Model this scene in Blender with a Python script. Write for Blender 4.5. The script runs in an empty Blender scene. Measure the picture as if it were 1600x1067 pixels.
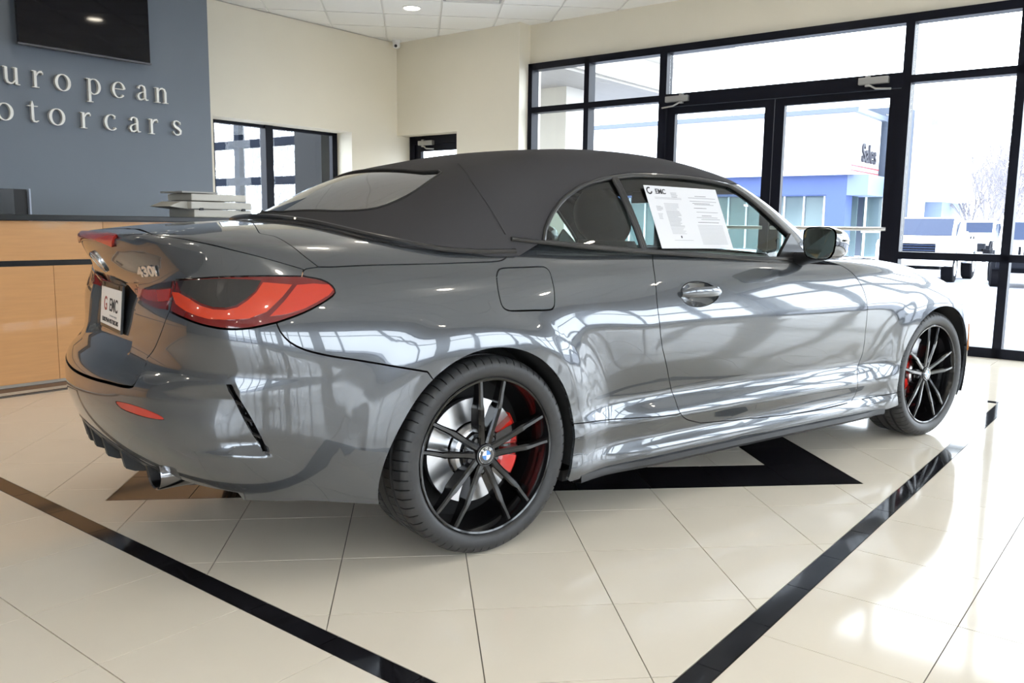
import bpy, bmesh, math, random
import numpy as np
from mathutils import Vector, Matrix, geometry

scene = bpy.context.scene
COL = scene.collection
PI = math.pi

# ------------------------------------------------------------------ camera
CAM = np.array([-1.5628, -3.1140, 1.0842])
CFW = np.array([0.59196, 0.79433, -0.13647]); CR = np.array([0.80284, -0.59606, 0.01303]); CU = np.array([0.07100, 0.11728, 0.99056])
CF = 1328.5
cd = bpy.data.cameras.new('camera'); cam = bpy.data.objects.new('camera', cd); COL.objects.link(cam)
cd.sensor_width = 36.0; cd.lens = CF / 1600 * 36.0; cd.clip_start = 0.02; cd.clip_end = 400
cam.matrix_world = Matrix(((CR[0], CU[0], -CFW[0], CAM[0]), (CR[1], CU[1], -CFW[1], CAM[1]), (CR[2], CU[2], -CFW[2], CAM[2]), (0, 0, 0, 1)))
scene.camera = cam
scene.view_settings.view_transform = 'Standard'; scene.view_settings.look = 'None'
scene.view_settings.gamma = 1.0; scene.view_settings.use_curve_mapping = False
scene.view_settings.exposure = 0.32
# ------------------------------------------------------------------ world: bright overcast sky
w = bpy.data.worlds.new('sky'); scene.world = w; w.use_nodes = True
bg = w.node_tree.nodes['Background']; bg.inputs[0].default_value = (0.85, 0.915, 1.0, 1); bg.inputs[1].default_value = 8.0
scene.cycles.max_bounces = 10; scene.cycles.diffuse_bounces = 5; scene.cycles.glossy_bounces = 6
scene.cycles.transmission_bounces = 8; scene.cycles.transparent_max_bounces = 16
scene.cycles.sample_clamp_indirect = 6.0; scene.cycles.caustics_reflective = False; scene.cycles.caustics_refractive = False
scene.cycles.use_denoising = True
#LIGHTS#

# ------------------------------------------------------------------ numeric helpers
def ray_px(px):
    q = np.atleast_2d(np.asarray(px, float))
    d = CFW + ((q[:, :1] - 800) / CF) * CR - ((q[:, 1:2] - 533.5) / CF) * CU
    return d / np.linalg.norm(d, axis=1, keepdims=True)
def hermite(xs, ys, x):
    """non-uniform Catmull-Rom along axis 0 of ys"""
    xs = np.asarray(xs, float); ys = np.asarray(ys, float); x = np.asarray(x, float)
    d = np.diff(ys, axis=0) / np.diff(xs).reshape((-1,) + (1,) * (ys.ndim - 1))
    h = np.diff(xs)
    m = np.empty_like(ys)
    m[0] = d[0]; m[-1] = d[-1]
    for i in range(1, len(xs) - 1):
        m[i] = (d[i - 1] * h[i] + d[i] * h[i - 1]) / (h[i] + h[i - 1])
    i = np.clip(np.searchsorted(xs, x) - 1, 0, len(xs) - 2)
    t = np.clip((x - xs[i]) / h[i], 0, 1)
    sh = t.shape + (1,) * (ys.ndim - 1); t = t.reshape(sh); hh = h[i].reshape(sh)
    return ((2 * t**3 - 3 * t**2 + 1) * ys[i] + (t**3 - 2 * t**2 + t) * hh * m[i] + (-2 * t**3 + 3 * t**2) * ys[i + 1] + (t**3 - t**2) * hh * m[i + 1])
def _bw(t):
    return ((1 - t)**3 / 6, (3 * t**3 - 6 * t**2 + 4) / 6, (-3 * t**3 + 3 * t**2 + 3 * t + 1) / 6, t**3 / 6)
class C1:
    def __init__(s, pts, d=0.02):
        pts = np.array(pts, float); s.x0 = pts[0, 0] - 2 * d; s.d = d
        s.n = int((pts[-1, 0] - s.x0) / d) + 4
        s.c = hermite(pts[:, 0], pts[:, 1], np.clip(s.x0 + np.arange(s.n) * d, pts[0, 0], pts[-1, 0]))
    def __call__(s, x):
        f = np.clip((np.asarray(x, float) - s.x0) / s.d, 1.0, s.n - 2.001); i = np.floor(f).astype(int); t = f - i
        return sum(wk * s.c[np.clip(i - 1 + k, 0, s.n - 1)] for k, wk in enumerate(_bw(t)))
class C2:
    def __init__(s, xs, zs, tab, dx=0.04, dz=0.015):
        tab = np.array(tab, float)           # [z][x]
        s.x0 = xs[0] - 2 * dx; s.z0 = zs[0] - 2 * dz; s.dx = dx; s.dz = dz
        s.nx = int((xs[-1] - s.x0) / dx) + 4; s.nz = int((zs[-1] - s.z0) / dz) + 4
        gx = np.clip(s.x0 + np.arange(s.nx) * dx, xs[0], xs[-1]); gz = np.clip(s.z0 + np.arange(s.nz) * dz, zs[0], zs[-1])
        a = hermite(zs, tab, gz); s.c = hermite(xs, a.T, gx).T
    def __call__(s, x, z):
        x, z = np.broadcast_arrays(np.asarray(x, float), np.asarray(z, float))
        f = np.clip((x - s.x0) / s.dx, 1.0, s.nx - 2.001); i = np.floor(f).astype(int); wx = _bw(f - i)
        g = np.clip((z - s.z0) / s.dz, 1.0, s.nz - 2.001); j = np.floor(g).astype(int); wz = _bw(g - j)
        r = 0
        for a in range(4):
            for b in range(4):
                r = r + wz[a] * wx[b] * s.c[np.clip(j - 1 + a, 0, s.nz - 1), np.clip(i - 1 + b, 0, s.nx - 1)]
        return r
def smax(a, b, k):
    h = np.maximum(k - np.abs(a - b), 0) / k
    return np.maximum(a, b) + h**3 * k / 6
def sstep(a, b, x):
    t = np.clip((x - a) / (b - a), 0, 1); return t * t * (3 - 2 * t)

# ------------------------------------------------------------------ car body as smooth fields (x forward from rear axle, y half width, z up)
WX = [-1.1, -.8, -.5, -.2, .15, .5, .8, 1.3, 1.8, 2.2, 2.5, 2.85, 3.2, 3.5, 3.75]
WB = [.800, .868, .906, .926, .924, .905, .896, .893, .896, .906, .918, .924, .905, .86, .80]
WZ = [.12, .16, .20, .24, .275, .31, .35, .39, .43, .49, .56, .63, .68, .72, .77, .84, .92, 1.0]
PD = [-.070, -.035, -.012, -.012, -.028, -.022, -.008, -.021, -.040, -.029, -.014, -.005, -.001, .001, -.007, -.026, -.056, -.12]
PW = [-.030, -.020, -.014, -.012, -.011, -.010, -.009, -.008, -.006, -.004, -.002, .000, .000, -.003, -.012, -.036, -.075, -.14]
PB = [-.100, -.080, -.058, -.042, -.032, -.024, -.016, -.011, -.007, -.003, .000, .000, -.002, -.005, -.012, -.030, -.062, -.12]
mix = [(0, 0, 1), (0, 0, 1), (0, .3, .7), (0, 1, 0), (.0, 1, 0), (.45, .55, 0), (1, 0, 0), (1, 0, 0), (1, 0, 0), (1, 0, 0), (.2, .8, 0), (0, 1, 0), (0, 1, 0), (0, .5, .5), (0, 0, 1)]
WT = [[WB[i] + m[0] * PD[j] + m[1] * PW[j] + m[2] * PB[j] for i, m in enumerate(mix)] for j in range(len(WZ))]
W_ = C2(WX, WZ, WT)
AX = (-0.005, 2.851); AZ = 0.33; AR = (0.362, 0.362)
def Wside(x, z):
    w = W_(x, z)
    for k in (0, 1):                                     # flat lips around both wheel openings
        r = np.hypot(x - AX[k], (z - AZ))
        fw_ = sstep(-.15, .15, x - AX[k])                # crisper ahead of the wheel than behind it
        w = w + (.006 + .005 * fw_) * (1 - sstep(.40, .53 - .04 * fw_, r)) - (.004 + .010 * fw_) * sstep(.45, .58, r) * (1 - sstep(.58, .84, r)) * (1 - sstep(.60, .84, z))
    return w
R0 = C1([(.08, -.78), (.16, -.83), (.22, -.88), (.28, -.935), (.34, -.995), (.40, -1.035), (.46, -1.060), (.55, -1.070), (.59, -1.064), (.62, -1.045), (.65, -1.000), (.68, -.978), (.74, -.960), (.80, -.950), (.86, -.938), (.89, -.938), (.92, -.950), (.95, -.972), (.98, -.992), (1.02, -1.008), (1.1, -1.015)], .012)
RC = C1([(.08, .34), (.30, .31), (.45, .28), (.6, .26), (.7, .13), (.88, .13), (.97, .32), (1.1, .44)], .02)
def Rear(y, z): return R0(z) + .030 * (1 - sstep(.30, .335, y)) * sstep(.665, .69, z) * (1 - sstep(.865, .885, z)) + RC(z) * y * y + .04 * y**4
F0 = C1([(.08, 3.50), (.2, 3.60), (.35, 3.66), (.5, 3.68), (.6, 3.67), (.7, 3.62), (.8, 3.56), (1.1, 3.3)], .02)
def Front(y, z): return F0(z) - .22 * y * y - .12 * y**4
ZE = C1([(-1.1, .958), (-.9, .955), (-.58, .962), (-.3, .985), (0, 1.010), (.2, 1.018), (.4, 1.012), (.8, 1.000), (1.3, .976), (1.8, .945), (2.2, .945), (2.55, .925), (2.87, .870), (3.15, .785), (3.35, .67), (3.55, .56), (3.75, .40)], .04)
ZC = C1([(-1.1, .060), (-.97, .082), (-.8, .105), (-.6, .118), (-.4, .115), (-.2, .09), (.2, .05), (1.2, .05), (1.8, .03), (2.4, .03), (3.0, .03), (3.75, .03)], .04)
KT = C1([(-1.1, .035), (-.8, .045), (-.5, .10), (-.1, .20), (.3, .16), (.9, .12), (1.8, .12), (2.3, .16), (3.75, .20)], .04)
KR = C1([(.08, .40), (.6, .42), (.95, .36), (1.1, .36)], .02)
def Top(x, y):
    m = 1 - sstep(-.75, -.10, x); q = y / .8
    return ZE(x) + ZC(x) * (1 - (q**2 * (1 - m) + np.abs(q)**5 * m))
X0, X1, YC, ZCV, KF, KE = -.45, 3.05, .40, .62, .55, .35
UF = KF * PI / 2
SLIT = np.array([(.852, .640), (.870, .600), (.900, .540), (.930, .480), (.955, .430), (.970, .38)])
def pocket(x, y, z):
    u = np.where(x < X0, np.where(y <= YC, y, YC + KF * np.arctan2(np.maximum(y - YC, 0), np.maximum(X0 - x, 1e-6))), YC + UF + x - X0)
    us = np.interp(-z, -SLIT[:, 1], SLIT[:, 0]); d = u - us
    return .026 * sstep(-.34, 0, d) * (1 - sstep(.0, .016, d)) * sstep(.422, .455, z - .10 * np.minimum(d + .10, 0)) * (1 - sstep(.585, .640, z))
def F_body(P):
    x = P[:, 0]; y = np.abs(P[:, 1]); z = P[:, 2]
    a = smax(y - Wside(x, z), Rear(y, z) - x, KR(z)) + np.where(x < .1, pocket(x, y, z), 0)
    a = smax(a, x - Front(y, z), .45)
    return smax(a, z - Top(x, y), KT(x))
# greenhouse (fabric hood, glass)
T2 = C1([(-.62, .96), (-.52, 1.045), (-.42, 1.092), (-.253, 1.178), (-.12, 1.242), (.045, 1.297), (.22, 1.336), (.407, 1.372), (.65, 1.396), (.94, 1.402), (1.2, 1.388), (1.42, 1.358), (1.60, 1.318), (1.72, 1.266), (2.0, 1.110), (2.3, .945), (2.5, .83)], .03)
G2 = C2([-.7, -.35, 0, .4, .9, 1.5, 2.2], [.90, 1.0, 1.1, 1.2, 1.3, 1.4],
        [[.72, .790, .805, .812, .812, .810, .78], [.66, .745, .768, .782, .785, .784, .75], [.58, .685, .722, .742, .748, .744, .70],
         [.50, .62, .672, .694, .700, .695, .65], [.41, .54, .602, .630, .640, .634, .59], [.31, .45, .52, .555, .565, .56, .53]], .05, .03)
def Top2(x, y): return T2(x - .60 * y * y * (1 - sstep(-.1, .7, x)) + .16 * y * y * sstep(.9, 1.7, x)) - .06 * y * y
def F_green(P):
    x = P[:, 0]; y = np.abs(P[:, 1]); z = P[:, 2]
    return smax(y - G2(x, z), z - Top2(x, y), .16)
# ---- root finders
def cast_cam(F, px, t0=1.2, t1=9.0, n=160):
    d = ray_px(px); out = []
    ts = np.linspace(t0, t1, n)
    for dd in d:
        P = CAM + ts[:, None] * dd; f = F(P); ok = np.where((f[:-1] > 0) & (f[1:] <= 0) & (P[1:, 1] < .3))[0]
        if len(ok) == 0:
            k = np.argmin(np.abs(f) + (P[:, 1] > .3)); out.append(P[k]); continue
        a, b = ts[ok[0]], ts[ok[0] + 1]
        for _ in range(30):
            m = (a + b) / 2
            if F((CAM + m * dd)[None])[0] > 0: a = m
            else: b = m
        out.append(CAM + b * dd)
    return np.array(out)
def belt_ray(uv):
    u = np.abs(uv[:, 0]); v = uv[:, 1]
    n = len(u); o = np.zeros((n, 3)); d = np.zeros((n, 3))
    a = np.clip((u - YC) / KF, 0, PI / 2)
    s = np.clip(u - YC - UF, 0, X1 - X0)
    b = np.clip((u - YC - UF - (X1 - X0)) / KF, 0, PI / 2)
    fr = np.clip(u - YC - 2 * UF - (X1 - X0), 0, YC)
    o[:, 0] = X0 + s; o[:, 1] = np.minimum(u, YC) - fr
    ang = a + b
    h = np.stack([-np.cos(ang), np.sin(ang)], 1)
    e = np.clip((v - ZCV) / KE, 0, PI / 2)
    inn = np.maximum(v - ZCV - KE * PI / 2, 0)
    o[:, 2] = np.minimum(v, ZCV); o[:, :2] -= h * inn[:, None]
    d[:, :2] = h * np.cos(e)[:, None]; d[:, 2] = np.sin(e)
    return o, d
def root(F, o, d, t1=1.6):
    lo = np.zeros(len(o)); hi = np.full(len(o), t1)
    # march so that the first exit is found
    ts = np.linspace(0.02, t1, 24); found = np.zeros(len(o), bool)
    for i, t in enumerate(ts):
        f = F(o + d * t); new = (f > 0) & ~found
        hi[new] = t; lo[new] = ts[i - 1] if i else 0; found |= new
    for _ in range(26):
        m = (lo + hi) / 2; f = F(o + d * m[:, None]) > 0
        hi = np.where(f, m, hi); lo = np.where(f, lo, m)
    return o + d * ((lo + hi) / 2)[:, None]
def sgn(uv): return np.where(uv[:, 0] < 0, -1.0, 1.0)
def belt(uv, F=F_body):
    o, d = belt_ray(uv)
    lo = np.zeros(len(o)); hi = np.full(len(o), 1.3)
    for _ in range(34):
        m = (lo + hi) / 2; f = F(o + d * m[:, None]) > 0
        hi = np.where(f, m, hi); lo = np.where(f, lo, m)
    P = o + d * lo[:, None]
    P[:, 1] *= -sgn(uv); return P            # u>0 is the right-hand (camera) side, y negative
def belt_uv(P):
    P = np.atleast_2d(P); y = np.abs(P[:, 1]); x = P[:, 0]; z = P[:, 2]; out = []
    for xi, yi, zi in zip(x, y, z):
        if xi < X0 and yi <= YC: u = yi; rho = X0 - xi
        elif xi < X0: a = math.atan2(yi - YC, X0 - xi); u = YC + KF * a; rho = math.hypot(yi - YC, X0 - xi)
        elif xi <= X1: u = YC + UF + xi - X0; rho = yi - YC
        elif yi > YC: a = math.atan2(xi - X1, yi - YC); u = YC + UF + X1 - X0 + KF * a; rho = math.hypot(yi - YC, X1 - xi)
        else: u = YC + 2 * UF + X1 - X0 + YC - yi; rho = xi - X1
        if zi <= ZCV: v = zi
        elif rho > 1e-6: v = ZCV + KE * math.atan2(zi - ZCV, rho)
        else: v = ZCV + KE * PI / 2 - rho
        out.append((u, v))
    return np.array(out)
def topmap(xy, F=F_body, zlo=.55):
    o = np.stack([xy[:, 0], np.abs(xy[:, 1]), np.full(len(xy), zlo)], 1); d = np.tile([0, 0, 1.0], (len(xy), 1))
    lo = np.zeros(len(o)); hi = np.full(len(o), 1.1)
    for _ in range(34):
        m = (lo + hi) / 2; f = F(o + d * m[:, None]) > 0
        hi = np.where(f, m, hi); lo = np.where(f, lo, m)
    P = o + d * lo[:, None]; P[:, 1] = xy[:, 1]; return P
def top_uv(P): P = np.atleast_2d(P); return P[:, :2].copy()
def sidemap(xz, F=F_body):
    n = len(xz); o = np.stack([xz[:, 0], np.full(n, .12), xz[:, 1]], 1); d = np.tile([0, 1.0, 0], (n, 1))
    lo = np.zeros(n); hi = np.full(n, 1.2)
    for _ in range(34):
        m = (lo + hi) / 2; f = F(o + d * m[:, None]) > 0
        hi = np.where(f, m, hi); lo = np.where(f, lo, m)
    P = o + d * lo[:, None]; P[:, 1] *= -1; return P
def side_uv(P): P = np.atleast_2d(P); return P[:, [0, 2]].copy()
def grad(F, P, e=.0015):
    g = np.stack([F(P + np.eye(3)[i] * e) - F(P - np.eye(3)[i] * e) for i in range(3)], 1)
    # abs(y) symmetry handles the centre line
    return g / np.maximum(np.linalg.norm(g, axis=1, keepdims=True), 1e-9)

# ------------------------------------------------------------------ curves in parameter space
def dens(pts, step=.015, closed=False):
    pts = [np.asarray(p, float) for p in pts]; out = []
    n = len(pts); rng = range(n if closed else n - 1)
    for i in rng:
        a, b = pts[i], pts[(i + 1) % n]; k = max(1, int(np.linalg.norm(b - a) / step))
        for j in range(k): out.append(a + (b - a) * j / k)
    if not closed: out.append(pts[-1])
    return np.array(out)
def smooth(pts, step=.015, closed=False):
    """Catmull-Rom through pts, resampled"""
    p = np.array(pts, float); n = len(p)
    if n < 3: return dens(p, step, closed)
    out = []
    for i in range(n if closed else n - 1):
        if closed: a, b, c, d = p[(i - 1) % n], p[i], p[(i + 1) % n], p[(i + 2) % n]
        else: a, b, c, d = p[max(i - 1, 0)], p[i], p[i + 1], p[min(i + 2, n - 1)]
        k = max(2, int(np.linalg.norm(c - b) / step))
        t = (np.arange(k) / k)[:, None]
        # centripetal-ish tangents
        m1 = (c - a) * .5 if (closed or i > 0) else (c - b) * .5
        m2 = (d - b) * .5 if (closed or i < n - 2) else (c - b) * .5
        L = np.linalg.norm(c - b)
        for m in (m1, m2):
            l = np.linalg.norm(m)
            if l > L: m *= L / l
        out.append((2 * t**3 - 3 * t**2 + 1) * b + (t**3 - 2 * t**2 + t) * m1 + (-2 * t**3 + 3 * t**2) * c + (t**3 - t**2) * m2)
    if not closed: out.append(p[-1:])
    return np.concatenate(out)
def chain(*segs):
    out = [np.asarray(segs[0], float)]
    for s in segs[1:]:
        s = np.asarray(s, float)
        if np.linalg.norm(s[0] - out[-1][-1]) < 1e-5: s = s[1:]
        if len(s): out.append(s)
    r = np.concatenate(out)
    if np.linalg.norm(r[0] - r[-1]) < 1e-5: r = r[:-1]
    return r
def inset(poly, d):
    p = np.asarray(poly, float); n = len(p)
    area = .5 * np.sum(p[:, 0] * np.roll(p[:, 1], -1) - np.roll(p[:, 0], -1) * p[:, 1])
    e = np.roll(p, -1, 0) - p; e /= np.maximum(np.linalg.norm(e, axis=1, keepdims=True), 1e-9)
    nrm = np.stack([-e[:, 1], e[:, 0]], 1) * (1 if area > 0 else -1)
    m = nrm + np.roll(nrm, 1, 0); l = (m * nrm).sum(1, keepdims=True)
    return p + m / np.maximum(l, .5) * d
def inside(pts, poly):
    x, y = pts[:, 0], pts[:, 1]; r = np.zeros(len(pts), bool); n = len(poly)
    for i in range(n):
        x1, y1 = poly[i]; x2, y2 = poly[(i + 1) % n]
        if y1 == y2: continue
        c = ((y1 > y) != (y2 > y)) & (x < (x2 - x1) * (y - y1) / (y2 - y1) + x1)
        r ^= c
    return r
def segdist(pts, poly):
    a = poly; b = np.roll(poly, -1, 0); best = np.full(len(pts), 9.)
    for i in range(len(a)):
        e = b[i] - a[i]; L = e @ e + 1e-12
        t = np.clip(((pts - a[i]) @ e) / L, 0, 1); q = a[i] + t[:, None] * e
        best = np.minimum(best, ((pts - q)**2).sum(1))
    return np.sqrt(best)
def cdt(poly, holes=(), h=.03, hx=None):
    """triangulate a polygon with inner grid points; returns verts(2D), faces, list of boundary loops (indices)"""
    polys = [np.asarray(poly, float)] + [np.asarray(q, float) for q in holes]
    lo = polys[0].min(0); hi = polys[0].max(0); hx = hx or h
    gx = np.arange(lo[0] + hx / 2, hi[0], hx); gy = np.arange(lo[1] + h / 2, hi[1], h)
    g = np.stack(np.meshgrid(gx, gy), -1).reshape(-1, 2)
    if len(g):
        g = g[inside(g, polys[0])]
    for q in polys[1:]:
        if len(g): g = g[~inside(g, q)]
    for q in polys:
        if len(g): g = g[segdist(g, q) > .35 * min(h, hx)]
    V = np.concatenate(polys + ([g] if len(g) else [])); E = []; k = 0
    for q in polys:
        m = len(q); E += [(k + i, k + (i + 1) % m) for i in range(m)]; k += m
    r = geometry.delaunay_2d_cdt([Vector(v) for v in V.tolist()], E, [], 0, 1e-7)
    vo = np.array([tuple(v) for v in r[0]]); fo = [tuple(f) for f in r[2]]
    c = np.array([vo[list(f)].mean(0) for f in fo])
    keep = inside(c, polys[0])
    for q in polys[1:]: keep &= ~inside(c, q)
    fo = [f for f, kk in zip(fo, keep) if kk]
    return vo, fo

# ------------------------------------------------------------------ object helpers
def link(o, parent=None):
    COL.objects.link(o)
    if parent is not None: o.parent = parent
    return o
def tag(o, label=None, cat=None, group=None, kind=None):
    if label: o['label'] = label
    if cat: o['category'] = cat
    if group: o['group'] = group
    if kind: o['kind'] = kind
    return o
def empty(name, loc=(0, 0, 0), rz=0, parent=None, **k):
    o = bpy.data.objects.new(name, None); o.location = loc; o.rotation_euler = (0, 0, rz); o.empty_display_size = .1
    link(o, parent); return tag(o, **k)
def mesh_obj(name, V, Fc, mat, parent=None, smooth_=False, normals=None, mats=None, mi=None, loc=None, rot=None, **k):
    me = bpy.data.meshes.new(name); me.from_pydata([tuple(map(float, v)) for v in V], [], [tuple(int(i) for i in f) for f in Fc]); me.update()
    for m in (mats or ([mat] if mat else [])): me.materials.append(m)
    if mi is not None: me.polygons.foreach_set('material_index', mi)
    if smooth_: me.polygons.foreach_set('use_smooth', [True] * len(me.polygons))
    if normals is not None: me.normals_split_custom_set_from_vertices([tuple(map(float, n)) for n in normals])
    o = bpy.data.objects.new(name, me)
    if loc is not None: o.location = loc
    if rot is not None: o.rotation_euler = rot
    link(o, parent); return tag(o, **k)
class MB:
    """collects simple solids into one mesh"""
    def __init__(s): s.V = []; s.F = []; s.S = []
    def add(s, V, F, sm=False):
        k = len(s.V); s.V += [tuple(v) for v in V]; s.F += [tuple(i + k for i in f) for f in F]; s.S += [sm] * len(F); return s
    def box(s, lo, hi, M=None, bev=0):
        bm = bmesh.new(); bmesh.ops.create_cube(bm, size=1)
        c = [(a + b) / 2 for a, b in zip(lo, hi)]; d = [abs(b - a) for a, b in zip(lo, hi)]
        for v in bm.verts: v.co = Vector((v.co.x * d[0] + c[0], v.co.y * d[1] + c[1], v.co.z * d[2] + c[2]))
        if bev: bmesh.ops.bevel(bm, geom=bm.edges[:], offset=bev, segments=2, profile=.7, affect='EDGES')
        if M is not None: bm.transform(M)
        bm.verts.index_update(); s.add([v.co[:] for v in bm.verts], [[v.index for v in f.verts] for f in bm.faces]); bm.free(); return s
    def prism(s, poly, axis, a, b, M=None):
        """extrude 2D polygon along axis (0,1,2) from a to b; poly coords fill the other axes in order"""
        n = len(poly); V = []
        for t in (a, b):
            for p in poly:
                q = list(p); q.insert(axis, t); V.append(Vector(q))
        if M is not None: V = [M @ v for v in V]
        F = [tuple(range(n))[::-1], tuple(range(n, 2 * n))] + [(i, (i + 1) % n, n + (i + 1) % n, n + i) for i in range(n)]
        return s.add([v[:] for v in V], F)
    def lathe(s, prof, seg=64, axis=1, c=(0, 0, 0), sm=True, closed=False, arc=None):
        """prof: (radius, offset along axis)"""
        n = len(prof); V = []; a0, a1 = arc or (0, 2 * PI); full = arc is None
        m = seg if full else seg + 1
        for i in range(m):
            a = a0 + (a1 - a0) * i / seg; ca, sa = math.cos(a), math.sin(a)
            for r, h in prof:
                p = {1: (r * ca, h, r * sa), 0: (h, r * ca, r * sa), 2: (r * ca, r * sa, h)}[axis]
                V.append((p[0] + c[0], p[1] + c[1], p[2] + c[2]))
        F = []
        for i in range(seg):
            j = (i + 1) % m
            for k in range(n if closed else n - 1):
                k2 = (k + 1) % n; F.append((i * n + k, j * n + k, j * n + k2, i * n + k2))
        if not full and closed:
            F += [tuple(range(n)), tuple(range(seg * n, seg * n + n))[::-1]]
        return s.add(V, F, sm)
    def tube(s, pts, r, seg=10, caps=True, rs=None):
        pts = [Vector(p) for p in pts]; n = len(pts); V = []; F = []
        up = Vector((0, 0, 1)) if abs((pts[1] - pts[0]).normalized().z) < .9 else Vector((1, 0, 0))
        for i, p in enumerate(pts):
            t = (pts[min(i + 1, n - 1)] - pts[max(i - 1, 0)]).normalized(); a = t.cross(up).normalized(); b = a.cross(t)
            rr = rs[i] if rs else r
            for k in range(seg):
                an = 2 * PI * k / seg; V.append((p + a * math.cos(an) * rr + b * math.sin(an) * rr)[:])
        for i in range(n - 1):
            for k in range(seg): F.append((i * seg + k, i * seg + (k + 1) % seg, (i + 1) * seg + (k + 1) % seg, (i + 1) * seg + k))
        if caps: F += [tuple(range(seg))[::-1], tuple(range((n - 1) * seg, n * seg))]
        return s.add(V, F, True)
    def build(s, name, mat, parent=None, smooth_=None, loc=None, rot=None, fix=True, **k):
        me = bpy.data.meshes.new(name); me.from_pydata(s.V, [], s.F)
        if fix:
            bm = bmesh.new(); bm.from_mesh(me); bmesh.ops.recalc_face_normals(bm, faces=bm.faces[:]); bm.to_mesh(me); bm.free()
        me.polygons.foreach_set('use_smooth', s.S if smooth_ is None else [smooth_] * len(s.F))
        if mat: me.materials.append(mat)
        o = bpy.data.objects.new(name, me)
        if loc is not None: o.location = loc
        if rot is not None: o.rotation_euler = rot
        link(o, parent)
        if any(s.S) or smooth_:
            try: me.set_sharp_from_angle(angle=math.radians(38))
            except Exception: pass
        return tag(o, **k)
    def merged(s):
        return s
# ------------------------------------------------------------------ materials
MATS = {}
def mat(name, col=(.5, .5, .5), rough=.5, metal=0, coat=0, spec=.5, noise=None, emis=None, alpha=None, trans=0, ior=1.45, coatrough=.03):
    if name in MATS: return MATS[name]
    m = bpy.data.materials.new(name); m.use_nodes = True; nt = m.node_tree; b = nt.nodes['Principled BSDF']
    b.inputs['Base Color'].default_value = (*col, 1); b.inputs['Roughness'].default_value = rough; b.inputs['Metallic'].default_value = metal
    b.inputs['Coat Weight'].default_value = coat; b.inputs['Coat Roughness'].default_value = coatrough; b.inputs['Specular IOR Level'].default_value = spec
    b.inputs['IOR'].default_value = ior; b.inputs['Transmission Weight'].default_value = trans
    if emis: b.inputs['Emission Color'].default_value = (*emis[0], 1); b.inputs['Emission Strength'].default_value = emis[1]
    if noise:                                            # (scale, amount, bump, stretch)
        sc, amt, bump, st = noise
        tc = nt.nodes.new('ShaderNodeTexCoord'); mp = nt.nodes.new('ShaderNodeMapping'); mp.inputs['Scale'].default_value = st
        nz = nt.nodes.new('ShaderNodeTexNoise'); nz.inputs['Scale'].default_value = sc; nz.inputs['Detail'].default_value = 4
        nt.links.new(tc.outputs['Object'], mp.inputs[0]); nt.links.new(mp.outputs[0], nz.inputs['Vector'])
        mx = nt.nodes.new('ShaderNodeMix'); mx.data_type = 'RGBA'
        mx.inputs['A'].default_value = (*[c * (1 - amt) for c in col], 1); mx.inputs['B'].default_value = (*[min(1, c * (1 + amt)) for c in col], 1)
        nt.links.new(nz.outputs['Fac'], mx.inputs['Factor']); nt.links.new(mx.outputs['Result'], b.inputs['Base Color'])
        if bump:
            bp = nt.nodes.new('ShaderNodeBump'); bp.inputs['Strength'].default_value = bump; bp.inputs['Distance'].default_value = .002
            nt.links.new(nz.outputs['Fac'], bp.inputs['Height']); nt.links.new(bp.outputs[0], b.inputs['Normal'])
    MATS[name] = m; return m
def glassmat(name, tint=(.8, .85, .83), refl=.08, rough=0.0):
    """thin pane: tinted see-through with fresnel reflection"""
    if name in MATS: return MATS[name]
    m = bpy.data.materials.new(name); m.use_nodes = True; nt = m.node_tree; nt.nodes.remove(nt.nodes['Principled BSDF'])
    out = nt.nodes['Material Output']; tr = nt.nodes.new('ShaderNodeBsdfTransparent'); tr.inputs[0].default_value = (*tint, 1)
    gl = nt.nodes.new('ShaderNodeBsdfGlossy'); gl.inputs['Roughness'].default_value = rough; gl.inputs['Color'].default_value = (1, 1, 1, 1)
    lw0 = nt.nodes.new('ShaderNodeLayerWeight'); lw0.inputs[0].default_value = .5
    lw = nt.nodes.new('ShaderNodeMath'); lw.operation = 'POWER'; lw.inputs[1].default_value = 4.0; nt.links.new(lw0.outputs['Facing'], lw.inputs[0])
    ad = nt.nodes.new('ShaderNodeMath'); ad.operation = 'MULTIPLY_ADD'; ad.inputs[1].default_value = .65; ad.inputs[2].default_value = refl; ad.use_clamp = True
    mx = nt.nodes.new('ShaderNodeMixShader'); nt.links.new(lw.outputs[0], ad.inputs[0]); nt.links.new(ad.outputs[0], mx.inputs[0])
    nt.links.new(tr.outputs[0], mx.inputs[1]); nt.links.new(gl.outputs[0], mx.inputs[2]); nt.links.new(mx.outputs[0], out.inputs[0])
    MATS[name] = m; return m

# ================================================================== materials used by the car
PAINT = mat('grey_metallic_paint', (.078, .086, .098), .24, .55, 1.0, noise=(1400, .10, 0, (1, 1, 1)))
PAINT.node_tree.nodes['Principled BSDF'].inputs['Coat IOR'].default_value = 1.7
BLACKGLOSS = mat('gloss_black', (.008, .008, .009), .12, 0, .6)
BLACKPLASTIC = mat('black_plastic', (.018, .018, .019), .5)
FABRIC = mat('charcoal_hood_fabric', (.046, .044, .046), .85, spec=.25, noise=(900, .18, .25, (1, 1, 1)))
SEAL = mat('rubber_seal', (.012, .012, .012), .55)
CHROME = mat('chrome', (.8, .8, .8), .08, 1)
SHADOWLINE = mat('satin_black_trim', (.02, .02, .021), .28, 0, .4)
CARGLASS = glassmat('car_side_glass', (.66, .74, .71), .05)
REARGLASS = glassmat('car_rear_glass', (.45, .48, .46), .42)
RUBBER = mat('tyre_rubber', (.030, .030, .031), .48, noise=(60, .2, 0, (1, 1, 1)))
RIM = mat('gloss_black_rim', (.006, .006, .007), .14, 0, .35)
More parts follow.
